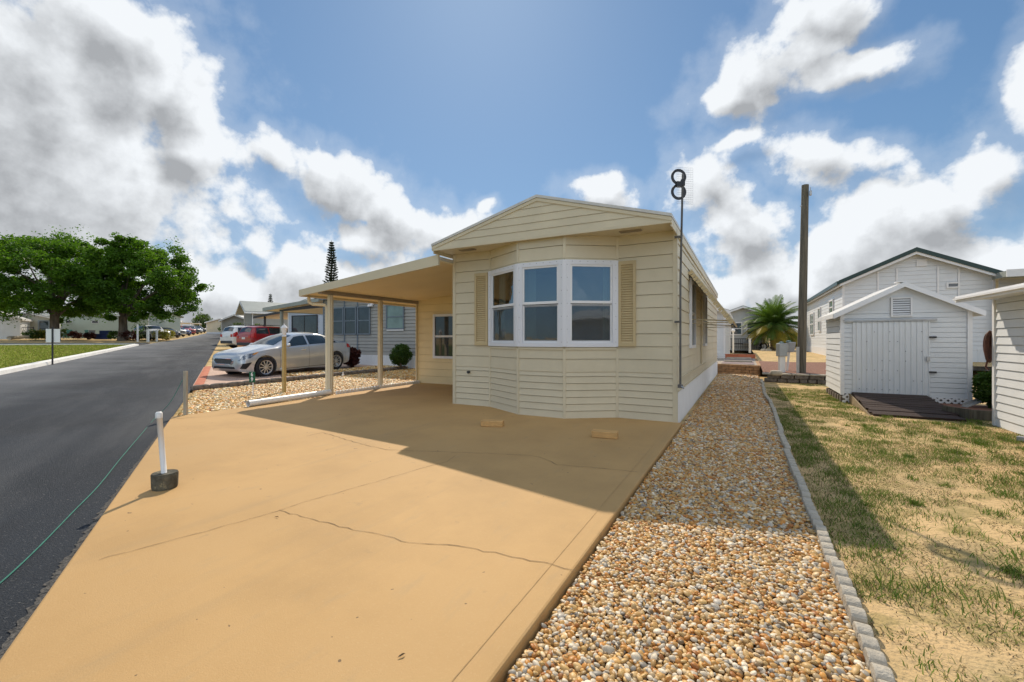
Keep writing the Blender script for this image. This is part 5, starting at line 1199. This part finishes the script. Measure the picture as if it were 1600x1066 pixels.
# coiled hose
m = MB(); pts = []; hr = random.Random(6)
for k in range(160): a = k/160*8*2*math.pi; w_ = .8+.2*math.sin(a*.41+1); pts.append((4.43+.045*w_*math.sin(a)+.012*math.sin(a*.7), 2.60+.035*math.sin(a*.33), 1.18+.25*w_*math.cos(a)))
m.tube(pts, .014, 6); m.tube([(4.42, 2.60, .98), (4.40, 2.62, .85), (4.43, 2.61, .80)], .013, 6); tag(m.build('garden_hose', pm('brown_hose', (.11, .045, .03), .6, .3, 10), origin=(4.41, 2.6, 1.2), smooth=True), 'brown garden hose coil hanging at the corner of the white outbuilding', 'hose')
pb = thing('planter_box', 'weathered timber planter frame between the ramp and the white outbuilding', 'planter', (4.5, 3.2, -.07))
m = MB(); m.box(4.32, 4.95, 2.96, 3.00, -.07, .10); m.build('front_board', woodp, pb); m = MB(); m.obox((4.21, 3.12, .02), (-.55, .8), (.8, .55), .42, .04, .18); m.build('end_board', woodp, pb); m = MB(); m.box(4.36, 5.4, 3.01, 4.4, -.07, .03); m.build('soil', mulch, pb)
m = MB(); m.obox((4.72, 4.0, .10), (.85, .35, .38), (-.4, .9, 0), .36, .12, .015); m.obox((4.72, 4.05, .125), (.85, .35, .38), (-.4, .9, 0), .36, .012, .06); tag(m.build('splash_chute', galv, origin=(4.72, 4.0, 0)), 'grey metal chute leaning by the shed lattice', 'chute')
# big white home behind
bh = home('white_house', 'large white sided home with a dark green roof edge behind the shed', 5.0, 9.95, 17.75, 31.2, .10, 3.90, 5.05, white, dkgreen, whitep, .18, skirt=.75, over=.30)
for (yc, w_, z0, z1, mu) in ((20.6, 1.1, 2.55, 3.35, 0), (24.7, .9, 1.75, 3.2, 0), (27.9, 1.7, 1.55, 3.05, 1)): window(bh, (4.985, yc), (0, -1), (-1, 0), w_, z0, z1, whitep, pane_g, .08, .06, mull=mu)
m = MB(); lap(m, (5.0, 31.2), (5.0, 17.75), .82, 3.9, .18, (-1, 0)); m.build('side_wall', white, bh); m = MB(); m.box(4.975, 4.998, 17.75, 31.2, -.1, .82); m.build('side_skirting', whitep, bh)
m = MB()
for xx in (6.25, 6.9, 8.25, 8.9): m = MB(); m.box(xx-.03, xx+.03, 17.70, 17.745, 3.0 if abs(xx-7.5) > 1 else 2.6, 4.15+.35*(1-abs(xx-7.475)/2.5)); m.build('batten', whitep, bh)
m = MB()
for xa in (4.77, 10.18): m.prism([(xa, 17.38, 3.80), (7.475, 17.38, 5.06), (7.475, 17.38, 5.24), (xa, 17.38, 3.98)], (0, .06, 0)); 
m.box(4.70, 4.765, 17.38, 31.5, 3.78, 3.95); m.build('roof_edge', dkgreen, bh)
window(bh, (8.72, 17.73), (1, 0), (0, -1), .42, 3.45, 3.70, whitep, pane_d, .06, .04, rail=False); m = MB(); m.box(7.55, 7.90, 17.70, 17.73, 4.45, 4.75); m.build('gable_vent', whitep, bh); m = MB(); m.box(4.965, 4.985, 22.4, 22.65, 2.4, 2.75); m.build('wall_vent', whitep, bh)
wp = thing('white_porch', 'white porch roof joined to the right of the large white home', 'porch', (12, 17, .1))
m = MB(); m.box(9.9, 14.5, 16.6, 24, 3.72, 3.95); m.build('roof', roof_gr, wp); m = MB(); m.box(9.88, 14.5, 16.55, 16.598, 3.70, 3.98); m.build('fascia', white, wp); m = MB(); lap(m, (9.96, 17.4), (14.5, 17.4), .1, 3.7, .18, (0, -1)); m.build('wall', grey_sd, wp); window(wp, (11.6, 17.38), (1, 0), (0, -1), 1.2, 2.9, 3.5, whitep, pane_d, .06, .05, rail=False)
# utility pole
ux, uy = 2.56, 9.42; up_ = thing('utility_pole', 'tall bare weathered timber pole behind the low stone wall', 'pole', (ux, uy, .2)); m = MB(); dx_, dy_ = .13*CO, .13*SI
m.tube([(ux, uy, 0), (ux+dx_*.5, uy+dy_*.5, 3.1), (ux+dx_, uy+dy_, 6.22)], [.128, .115, .10], 14); m.build('shaft', woodp, up_, autosmooth=.7)
m = MB(); ox, oy = -.14*CO-.05*SI*-1, -.14*SI-.05*CO; m.box(ux+ox-.04, ux+ox+.04, uy+oy-.03, uy+oy+.03, .1, 1.05); m.build('conduit', galv, up_)
m = MB(); m.box(ux+dx_+.10, ux+dx_+.16, uy-.1, uy+.02, 5.85, 5.98); m.tube([(ux+dx_-.15, uy, 5.55), (ux+dx_+.0, uy, 5.55)], .012, 6); m.tube([(ux+dx_+.12, uy-.02, 5.9), (ux+dx_+.13, uy-.05, 6.1)], .01, 6); m.build('fitting', galv, up_)
# electricity pedestals
for (px, d, zb_, zt_, w, lab, lean) in ((1221.5, 14.15, .74, 1.16, .27, 'grey electric meter box on a white pedestal post', 0), (1233, 14.6, .86, 1.20, .22, 'grey electric box with a slanted face on a thin pedestal, right of the meter box', .12)):
    x, y = at(px, d); t = thing('meter_pedestal', lab, 'pedestal', (x, y, .2), HEAD, 'electric pedestals')
    m = MB(); m.box(-w*.33, w*.33, -.05, .05, 0, zb_-.2) if not lean else m.tube([(-.08, 0, 0), (.0, 0, zb_-.2)], .035, 8); m.build('post', pvc, t, local=True)
    m = MB(); m.prism([(-w/2, -.10, zb_-.2), (w/2, -.10, zb_-.2), (w/2+lean*.4, -.10-lean*.3, zt_-.2), (-w/2+lean*.4, -.10-lean*.3, zt_-.2)], (0, .2, 0)); m.build('box', boxg, t, local=True, bevel=.02)
    m = MB(); m.lathe((-.02, 0, zt_-.2), [(0, .06), (.06, .05), (.08, 0)], 12); m.build('meter', pane_g, t, local=True)
# low stone wall
rw = thing('stone_retaining_wall', 'low stacked stone wall below the utility pole', 'wall', (3.3, 9.0, -.07)); rr = random.Random(21)
m = MB(); capm = MB(); z = -.07
for row in range(2):
    x = 1.50+rr.uniform(0, .1)
    while x < 5.2:
        w = rr.uniform(.22, .42); m.obox((x+w/2, 9.0+rr.uniform(-.02, .02), z+.06), (1, rr.uniform(-.06, .06)), (0, 1), w-.02, .22, .115); x += w
    z += .12
m.build('stones', stonem, rw, bevel=.02); x = 1.46
while x < 5.2: w = rr.uniform(.35, .5); capm.obox((x+w/2, 9.0, z+.022), (1, rr.uniform(-.04, .04)), (0, 1), w-.015, .27, .045); x += w
capm.build('cap_stones', greyc, rw, bevel=.01)
# brick bordered raised patio
bp_ = thing('brick_patio', 'raised patio edged with tan brick behind the pebble strip', 'patio', (.7, 11.4, -.07)); m = MB(); rr = random.Random(31)
def bricks(m, A, B, z0, rows, n, L_=.30, H_=.10, D_=.12):
    A = Vector((A[0], A[1], 0)); B = Vector((B[0], B[1], 0)); e = (B-A).normalized(); tot = (B-A).length; nv = Vector((n[0], n[1], 0))
    for r_ in range(rows):
        s0 = -(L_/2 if r_ % 2 else 0)
        while s0 < tot:
            a, b = max(0, s0), min(tot, s0+L_-.014)
            if b-a > .03: m.obox(A+e*((a+b)/2)+nv*rr.uniform(-.006, .006)+Vector((0, 0, z0+r_*H_+H_/2)), e, nv, b-a, D_, H_-.012)
            s0 += L_
bricks(m, (-.1, 11.96), (1.48, 11.34), -.07, 4, (-.366, -.93)); bricks(m, (1.44, 11.46), (1.48, 18), -.07, 4, (1, 0)); m.build('bricks', brickm, bp_, bevel=.008)
m = MB(); m.prism([(-.05, 12.02, -.07), (1.40, 11.46, -.07), (1.42, 18, -.07), (-2, 18, -.07), (-2, 12.02, -.07)], (0, 0, .39)); m.build('mortar_core', mortar, bp_)
m = MB(); m.prism([(.15, 12.25, .321), (1.30, 11.75, .321), (1.30, 17.3, .321), (.15, 17.3, .321)], (0, 0, .012)); m.build('paving', pm('mauve_paver', (.24, .18, .18), .8, .3, 3, bump=.3, bscale=12), bp_); m = MB(); m.box(-.4, 1.46, 18.02, 18.4, .30, .52); m.build('far_edge', redp, bp_)
m = MB(); m.box(.2, 1.25, 13.4, 13.65, .334, .40); m.box(.2, 1.25, 16.2, 16.6, .334, .42); m.build('concrete_strip', greyc, bp_)
# homes and things behind
hb = home('white_rear_house', 'white home directly behind the cream home, lattice at its foot', -4.2, .06, 17.6, 27, .12, 2.75, 3.35, white, roof_wh, whitep, .18, skirt=.45)
lattice(hb, -.5, .10, 17.55, .12, .50, whitep)
fh = home('grey_porch_house', 'pale grey gabled home with a dark porch railing behind the palm', -.75, 2.5, 35, 46, .42, 3.45, 4.05, pm('pale_grey_siding', (.50, .52, .52), .5, .05, 2), roof_gr, whitep, .2, skirt=.9, skmat=boxg, over=.4)
for xx in (.35, 1.6): window(fh, (xx, 34.97), (1, 0), (0, -1), .95, 1.65, 2.75, whitep, pane_d, .08, .05)
m = MB(); m.box(-.5, 2.4, 34.2, 34.24, 1.30, 1.36); m.box(-.5, 2.4, 34.2, 34.24, .62, .66)
for k in range(18): m.box(-.5+.168*k, -.47+.168*k, 34.205, 34.235, .45, 1.3)
m.build('railing', darkm, fh)
t = thing('ball_lamp_post', 'white post with a round globe lamp beyond the brick patio', 'lamp post', at(1145.7, 32)+(.35,)); x, y = at(1145.7, 32); m = MB(); m.tube([(x, y, .3), (x, y, 1.80)], .055, 10); m.build('post', pvc, t); m = MB(); m.lathe((x, y, 1.92), [(0, -.14), (.08, -.11), (.14, 0), (.10, .10), (0, .14)], 14); m.build('globe', whitep, t, smooth=True)
x, y = at(1171.7, 30); m = MB(); m.box(x-.07, x+.07, y-.07, y+.07, .35, 1.30); m.box(x-.09, x+.09, y-.09, y+.09, 1.301, 1.34); tag(m.build('white_bollard', pvc, origin=(x, y, .35)), 'plain white square post in front of the trailer', 'post')
tx, ty = at(1186, 37); t = thing('utility_trailer', 'low utility trailer with a single wheel showing behind the palm', 'trailer', (tx, ty, .36), HEAD)
m = MB(); m.box(-1.4, 1.5, -.7, .7, .55, .63); m.build('bed', galv, t, local=True); m = MB()
for b in (-.7, .7): m.box(-1.4, 1.5, b-.02, b+.02, .85, .90); [m.box(-1.4+.72*k-.02, -1.4+.72*k+.02, b-.02, b+.02, .63, .85) for k in range(5)]
m.box(-2.2, -1.4, -.04, .04, .5, .58); m.build('side_rail', darkm, t, local=True)
m = MB()
for k in range(11): a = math.pi*k/10; m.obox((-.1+.43*math.cos(a), -.84, .33+.43*math.sin(a)), (-math.sin(a), 0, math.cos(a)), (0, 1, 0), .15, .24, .02)
m.build('mudguard', galv, t, local=True)
w = MB(); 
vs = []; prof = [(.18, -.08), (.30, -.08), (.33, -.03), (.33, .06), (.18, .08)]
K = 24
for k in range(K):
    a = 2*math.pi*k/K
    for r_, h_ in prof: vs.append((-.1+r_*math.cos(a), -.84+h_, .33+r_*math.sin(a)))
w.add(vs, [(k*5+i, ((k+1) % K)*5+i, ((k+1) % K)*5+i+1, k*5+i+1) for k in range(K) for i in range(4)]); tw_ = w.build('wheel', blackp, t, local=True)
m = MB(); m.add([(-.1+.19*math.cos(2*math.pi*k/K), -.91, .33+.19*math.sin(2*math.pi*k/K)) for k in range(K)], [tuple(range(K))]); m.build('rim', whitep, tw_, local=True)
c = copy_tree(red); recolour(c, P_DRK); tag(c, 'dark vehicle parked behind the utility pole at the back', 'car'); x, y = at(1250, 43); c.rotation_euler = (0, 0, 0); put(c, x, y, .42, R(200))
x, y = at(1240, 39); bush('yellow_bush', 'yellow green bush behind the palm trunk', x, y, .4, 1.2, .75, yelleaf, .2, 50, 50, 55)
x, y = at(1222, 41); bush('yellow_bush', 'smaller yellow green bush left of the utility pole at the back', x, y, .4, .9, .8, yelleaf, .2, 50, 40, 56)
# rocks at the back
for i, (px, d, sz, lab) in enumerate(((1197, 33, .5, 'pale rock in front of the palm trunk'), (1243, 30, .45, 'pale rock on the sand left of the large white home'), (1213, 13.4, .22, 'broken stone on the end of the stone wall'))):
    x, y = at(px, d); o = stone('rock', (sz*1.5, sz, sz*.7), 60+i, greyc); o.location = (x, y, .40 if d > 20 else .26); tag(o, lab, 'rock')
# ================================================================== SKY, SUN, CAMERA
def build_world():
    w = bpy.data.worlds.new('World'); SC.world = w; w.use_nodes = True; N, L = w.node_tree.nodes, w.node_tree.links
    SUN_EL, sv = R(43), Vector((-.531, .8476, 0)).normalized()
    sky = N.new('ShaderNodeTexSky'); sky.sky_type = 'NISHITA'; sky.sun_disc = False; sky.sun_elevation = SUN_EL; sky.sun_rotation = math.atan2(sv.x, sv.y); sky.air_density = 1.0; sky.dust_density = 0.25; sky.ozone_density = 1.5
    fwd = Vector((-SI, CO, 0)); rgt = Vector((CO, SI, 0)); sun3 = Vector((sv.x*math.cos(SUN_EL), sv.y*math.cos(SUN_EL), math.sin(SUN_EL)))
    # ---- node group: cloud density for a direction
    g = bpy.data.node_groups.new('cloud_density', 'ShaderNodeTree'); g.interface.new_socket('Dir', in_out='INPUT', socket_type='NodeSocketVector'); g.interface.new_socket('Density', in_out='OUTPUT', socket_type='NodeSocketFloat'); g.interface.new_socket('Low', in_out='OUTPUT', socket_type='NodeSocketFloat')
    n, l = g.nodes, g.links; gi = n.new('NodeGroupInput'); go = n.new('NodeGroupOutput')
    def math_(op, a, b=None, c=None, clamp=False):
        q = n.new('ShaderNodeMath'); q.operation = op; q.use_clamp = clamp
        for i, v in enumerate((a, b, c)):
            if v is None: continue
            if isinstance(v, (int, float)): q.inputs[i].default_value = v
            else: l.new(v, q.inputs[i])
        return q.outputs[0]
    def vm(op, a, b):
        q = n.new('ShaderNodeVectorMath'); q.operation = op
        for i, v in enumerate((a, b)):
            if isinstance(v, (tuple, Vector)): q.inputs[i].default_value = tuple(v)
            else: l.new(v, q.inputs[i])
        return q
    def noise(vec, sc, det, ro, off=0):
        q = n.new('ShaderNodeTexNoise'); q.inputs['Scale'].default_value = sc; q.inputs['Detail'].default_value = det; q.inputs['Roughness'].default_value = ro
        l.new(vm('ADD', vec, (off, off*.7, off*.3)).outputs[0], q.inputs['Vector']); return q
    D = gi.outputs[0]
    warp = noise(D, 4.0, 3, .6, 3.1); wv = vm('SUBTRACT', warp.outputs['Color'], (.5, .5, .5)); ws = n.new('ShaderNodeVectorMath'); ws.operation = 'SCALE'; l.new(wv.outputs[0], ws.inputs[0]); ws.inputs['Scale'].default_value = .14
    D2 = vm('ADD', D, ws.outputs[0]).outputs[0]
    yy = vm('DOT_PRODUCT', D2, fwd).outputs['Value']; ym = math_('MAXIMUM', yy, .08); gx = math_('DIVIDE', vm('DOT_PRODUCT', D2, rgt).outputs['Value'], ym); gy = math_('DIVIDE', vm('DOT_PRODUCT', D2, (0, 0, 1)).outputs['Value'], ym)
    BL = [(40, 170, 210, 210, 0), (190, 120, 120, 110, 25), (290, 175, 80, 75, 20), (120, 330, 260, 150, 0), (290, 245, 70, 50, 20), (60, 430, 340, 120, 0), (330, 455, 150, 60, 0), (400, 388, 32, 26, 0), (500, 420, 150, 50, 0), (430, 250, 45, 38, 30), (520, 290, 130, 48, 18), (620, 330, 80, 48, 25), (560, 375, 110, 35, 10), (700, 370, 70, 40, 10), (763, 328, 15, 12, 0), (935, 305, 42, 26, 0),
          (1150, 135, 75, 28, -18), (1235, 90, 110, 55, -22), (1290, 25, 70, 45, -10), (1340, 105, 95, 32, -8), (1285, 238, 95, 44, 5), (1150, 218, 48, 13, -20), (1110, 285, 60, 48, 20), (1150, 370, 62, 55, 30), (1185, 415, 50, 30, 0), (1140, 462, 40, 26, 0),
          (1560, 280, 110, 70, -20), (1450, 345, 130, 65, -20), (1340, 400, 130, 55, -15), (1480, 430, 260, 70, 0), (1230, 450, 90, 36, 0), (1300, 500, 400, 36, 0), (1700, 150, 90, 120, 0), (200, 510, 500, 30, 0)]
    acc = None
    for (px, py, rx, ry, an) in BL:
        amp = min(1.0, .42+math.sqrt(rx*ry)/110*.5)
        cx, cy, a = (px-800)/680, (530-py)/680, -math.radians(an); u = math_('SUBTRACT', gx, cx); v = math_('SUBTRACT', gy, cy); ca, sa = math.cos(a), math.sin(a); rx, ry = rx/680*1.12, ry/680*1.12
        p = math_('MULTIPLY_ADD', u, ca/rx, math_('MULTIPLY', v, sa/rx)); q = math_('MULTIPLY_ADD', u, -sa/ry, math_('MULTIPLY', v, ca/ry)); r2 = math_('ADD', math_('MULTIPLY', p, p), math_('MULTIPLY', q, q)); b = math_('MULTIPLY_ADD', math_('SQRT', r2), -amp, amp)
        acc = b if acc is None else math_('SMOOTH_MAX', acc, b, .12)
    acc = math_('MAXIMUM', acc, -1.1); acc = math_('MINIMUM', acc, .62)
    gate = n.new('ShaderNodeMapRange'); gate.inputs['From Min'].default_value = .10; gate.inputs['From Max'].default_value = .25; l.new(yy, gate.inputs['Value'])
    back = math_('MULTIPLY_ADD', noise(D, 1.6, 3, .5, 7.7).outputs['Fac'], 4.0, -1.93); clr = n.new('ShaderNodeMapRange'); clr.inputs['From Min'].default_value = .86; clr.inputs['From Max'].default_value = .97; clr.inputs['To Max'].default_value = 1.6; l.new(vm('DOT_PRODUCT', D, Vector((-.40, -.89, .17)).normalized()).outputs['Value'], clr.inputs['Value']); back = math_('SUBTRACT', back, clr.outputs[0])  # clear gap cut in the unseen clouds behind, for the bay window reflections
    cov = n.new('ShaderNodeMix'); l.new(gate.outputs[0], cov.inputs['Factor']); l.new(back, cov.inputs['A']); l.new(acc, cov.inputs['B'])
    fb = noise(D2, 5.0, 3, .5, 1.3).outputs['Fac']; fb2 = noise(D, 10.0, 5, .58, 5.0).outputs['Fac']; vq = n.new('ShaderNodeTexVoronoi'); vq.normalize = True; vq.inputs['Scale'].default_value = 13; vq.inputs['Detail'].default_value = 2; vq.inputs['Roughness'].default_value = .5; wv2 = n.new('ShaderNodeVectorMath'); wv2.operation = 'MULTIPLY_ADD'; l.new(wv.outputs[0], wv2.inputs[0]); wv2.inputs[1].default_value = (.10, .10, .10); l.new(D, wv2.inputs[2]); l.new(wv2.outputs[0], vq.inputs['Vector']); fb3 = noise(D, 34.0, 4, .62, 9.0).outputs['Fac']
    dn = math_('ADD', cov.outputs['Result'], math_('MULTIPLY_ADD', fb, 1.2, -.62)); l.new(dn, go.inputs[1]); dn = math_('ADD', dn, math_('MULTIPLY_ADD', fb2, .9, -.45)); dn = math_('ADD', dn, math_('MULTIPLY_ADD', vq.outputs['Distance'], -1.1, .40)); dn = math_('ADD', dn, math_('MULTIPLY_ADD', fb3, .55, -.275)); l.new(dn, go.inputs[0])
    # ---- use it three times: here, and two steps towards the sun for the shading of the clouds
    tc = N.new('ShaderNodeTexCoord'); dirv = tc.outputs['Generated']
    def dens(step):
        q = N.new('ShaderNodeGroup'); q.node_tree = g
        if step:
            a = N.new('ShaderNodeVectorMath'); a.operation = 'ADD'; L.new(dirv, a.inputs[0]); a.inputs[1].default_value = tuple((sun3+Vector((0, 0, .35)))*step); b = N.new('ShaderNodeVectorMath'); b.operation = 'NORMALIZE'; L.new(a.outputs[0], b.inputs[0]); L.new(b.outputs[0], q.inputs[0])
        else: L.new(dirv, q.inputs[0])
        return q.outputs[0], q.outputs[1]
    (d0, low0), (d1, low1) = dens(0), dens(.05)
    def mr(v, a, b, c=0, d=1, smooth=True):
        q = N.new('ShaderNodeMapRange'); q.interpolation_type = 'SMOOTHSTEP' if smooth else 'LINEAR'; L.new(v, q.inputs['Value'])
        for k, x in zip(('From Min', 'From Max', 'To Min', 'To Max'), (a, b, c, d)): q.inputs[k].default_value = x
        return q.outputs[0]
    def M(op, a, b):
        q = N.new('ShaderNodeMath'); q.operation = op
        for i, v in enumerate((a, b)):
            if isinstance(v, (int, float)): q.inputs[i].default_value = v
            else: L.new(v, q.inputs[i])
        return q.outputs[0]
    alpha = M('MAXIMUM', mr(d0, -.04, .34), mr(d0, -.50, .10, 0, .20))
    relief = M('MULTIPLY', M('SUBTRACT', d0, d1), .70)
    shade = M('ADD', M('ADD', mr(low1, -.05, .85, .62, .08), mr(d1, -.1, 1.1, .36, .06)), relief)
    sh2 = N.new('ShaderNodeClamp'); L.new(shade, sh2.inputs['Value']); shade = sh2.outputs[0]
    lit = N.new('ShaderNodeMix'); lit.data_type = 'RGBA'; L.new(shade, lit.inputs['Factor']); lit.inputs['A'].default_value = (*CLOUD_DARK, 1); lit.inputs['B'].default_value = (*CLOUD_LIT, 1)
    # unseen clouds behind the photographer, facing the sun; boosted to fill the shade
    dp_ = N.new('ShaderNodeVectorMath'); dp_.operation = 'DOT_PRODUCT'; L.new(dirv, dp_.inputs[0]); dp_.inputs[1].default_value = tuple(-fwd); bo = mr(dp_.outputs['Value'], -.1, .5, 1.0, BACK_GAIN)
    sc_ = N.new('ShaderNodeVectorMath'); sc_.operation = 'SCALE'; L.new(lit.outputs['Result'], sc_.inputs[0]); L.new(bo, sc_.inputs['Scale'])
    # clear sky colour: Nishita, slightly lifted
    sk = N.new('ShaderNodeVectorMath'); sk.operation = 'MULTIPLY'; L.new(sky.outputs[0], sk.inputs[0]); sk.inputs[1].default_value = SKY_GAIN
    dv = N.new('ShaderNodeVectorMath'); dv.operation = 'MULTIPLY_ADD'; L.new(sk.outputs[0], dv.inputs[0]); dv.inputs[1].default_value = (1/SKY_LIM[0], 1/SKY_LIM[1], 1/SKY_LIM[2]); dv.inputs[2].default_value = (1, 1, 1); dq = N.new('ShaderNodeVectorMath'); dq.operation = 'DIVIDE'; L.new(sk.outputs[0], dq.inputs[0]); L.new(dv.outputs[0], dq.inputs[1])
    mx = N.new('ShaderNodeMix'); mx.data_type = 'RGBA'; L.new(alpha, mx.inputs['Factor']); L.new(dq.outputs[0], mx.inputs['A']); L.new(sc_.outputs[0], mx.inputs['B'])
    bg = N['Background']; bg.inputs['Strength'].default_value = .10; L.new(mx.outputs['Result'], bg.inputs['Color'])
    sd = bpy.data.lights.new('sun', 'SUN'); sd.energy = SUN_E; sd.angle = R(.55); sd.color = (1.0, .87, .70); so = bpy.data.objects.new('sun', sd); COL.objects.link(so); so.rotation_euler = (-sun3).to_track_quat('-Z', 'Y').to_euler(); so.location = (0, 0, 30)
CLOUD_DARK = (3.6, 3.75, 3.95); CLOUD_LIT = (8.0, 8.3, 8.6); BACK_GAIN = 2.1; SKY_GAIN = (.86, 1.18, 1.40); SKY_LIM = (7.0, 9.2, 13.0); SUN_E = 3.7
build_world()
cd = bpy.data.cameras.new('camera'); cam = bpy.data.objects.new('camera', cd); COL.objects.link(cam); cam.location = (CX, CY, CZ); cam.rotation_euler = (math.pi/2, 0, HEAD)
cd.sensor_width = 36; cd.sensor_fit = 'HORIZONTAL'; cd.lens = F/1600*36; cd.shift_y = -(533-530)/1600; cd.clip_start = .05; cd.clip_end = 3000
SC.camera = cam
SC.view_settings.view_transform = 'Standard'; SC.view_settings.look = 'None'; SC.view_settings.exposure = .18; SC.view_settings.gamma = 1; SC.view_settings.use_curve_mapping = False
SC.cycles.use_denoising = True; SC.cycles.max_bounces = 6; SC.cycles.diffuse_bounces = 3; SC.cycles.transparent_max_bounces = 8
SC.cycles.sample_clamp_indirect = 10
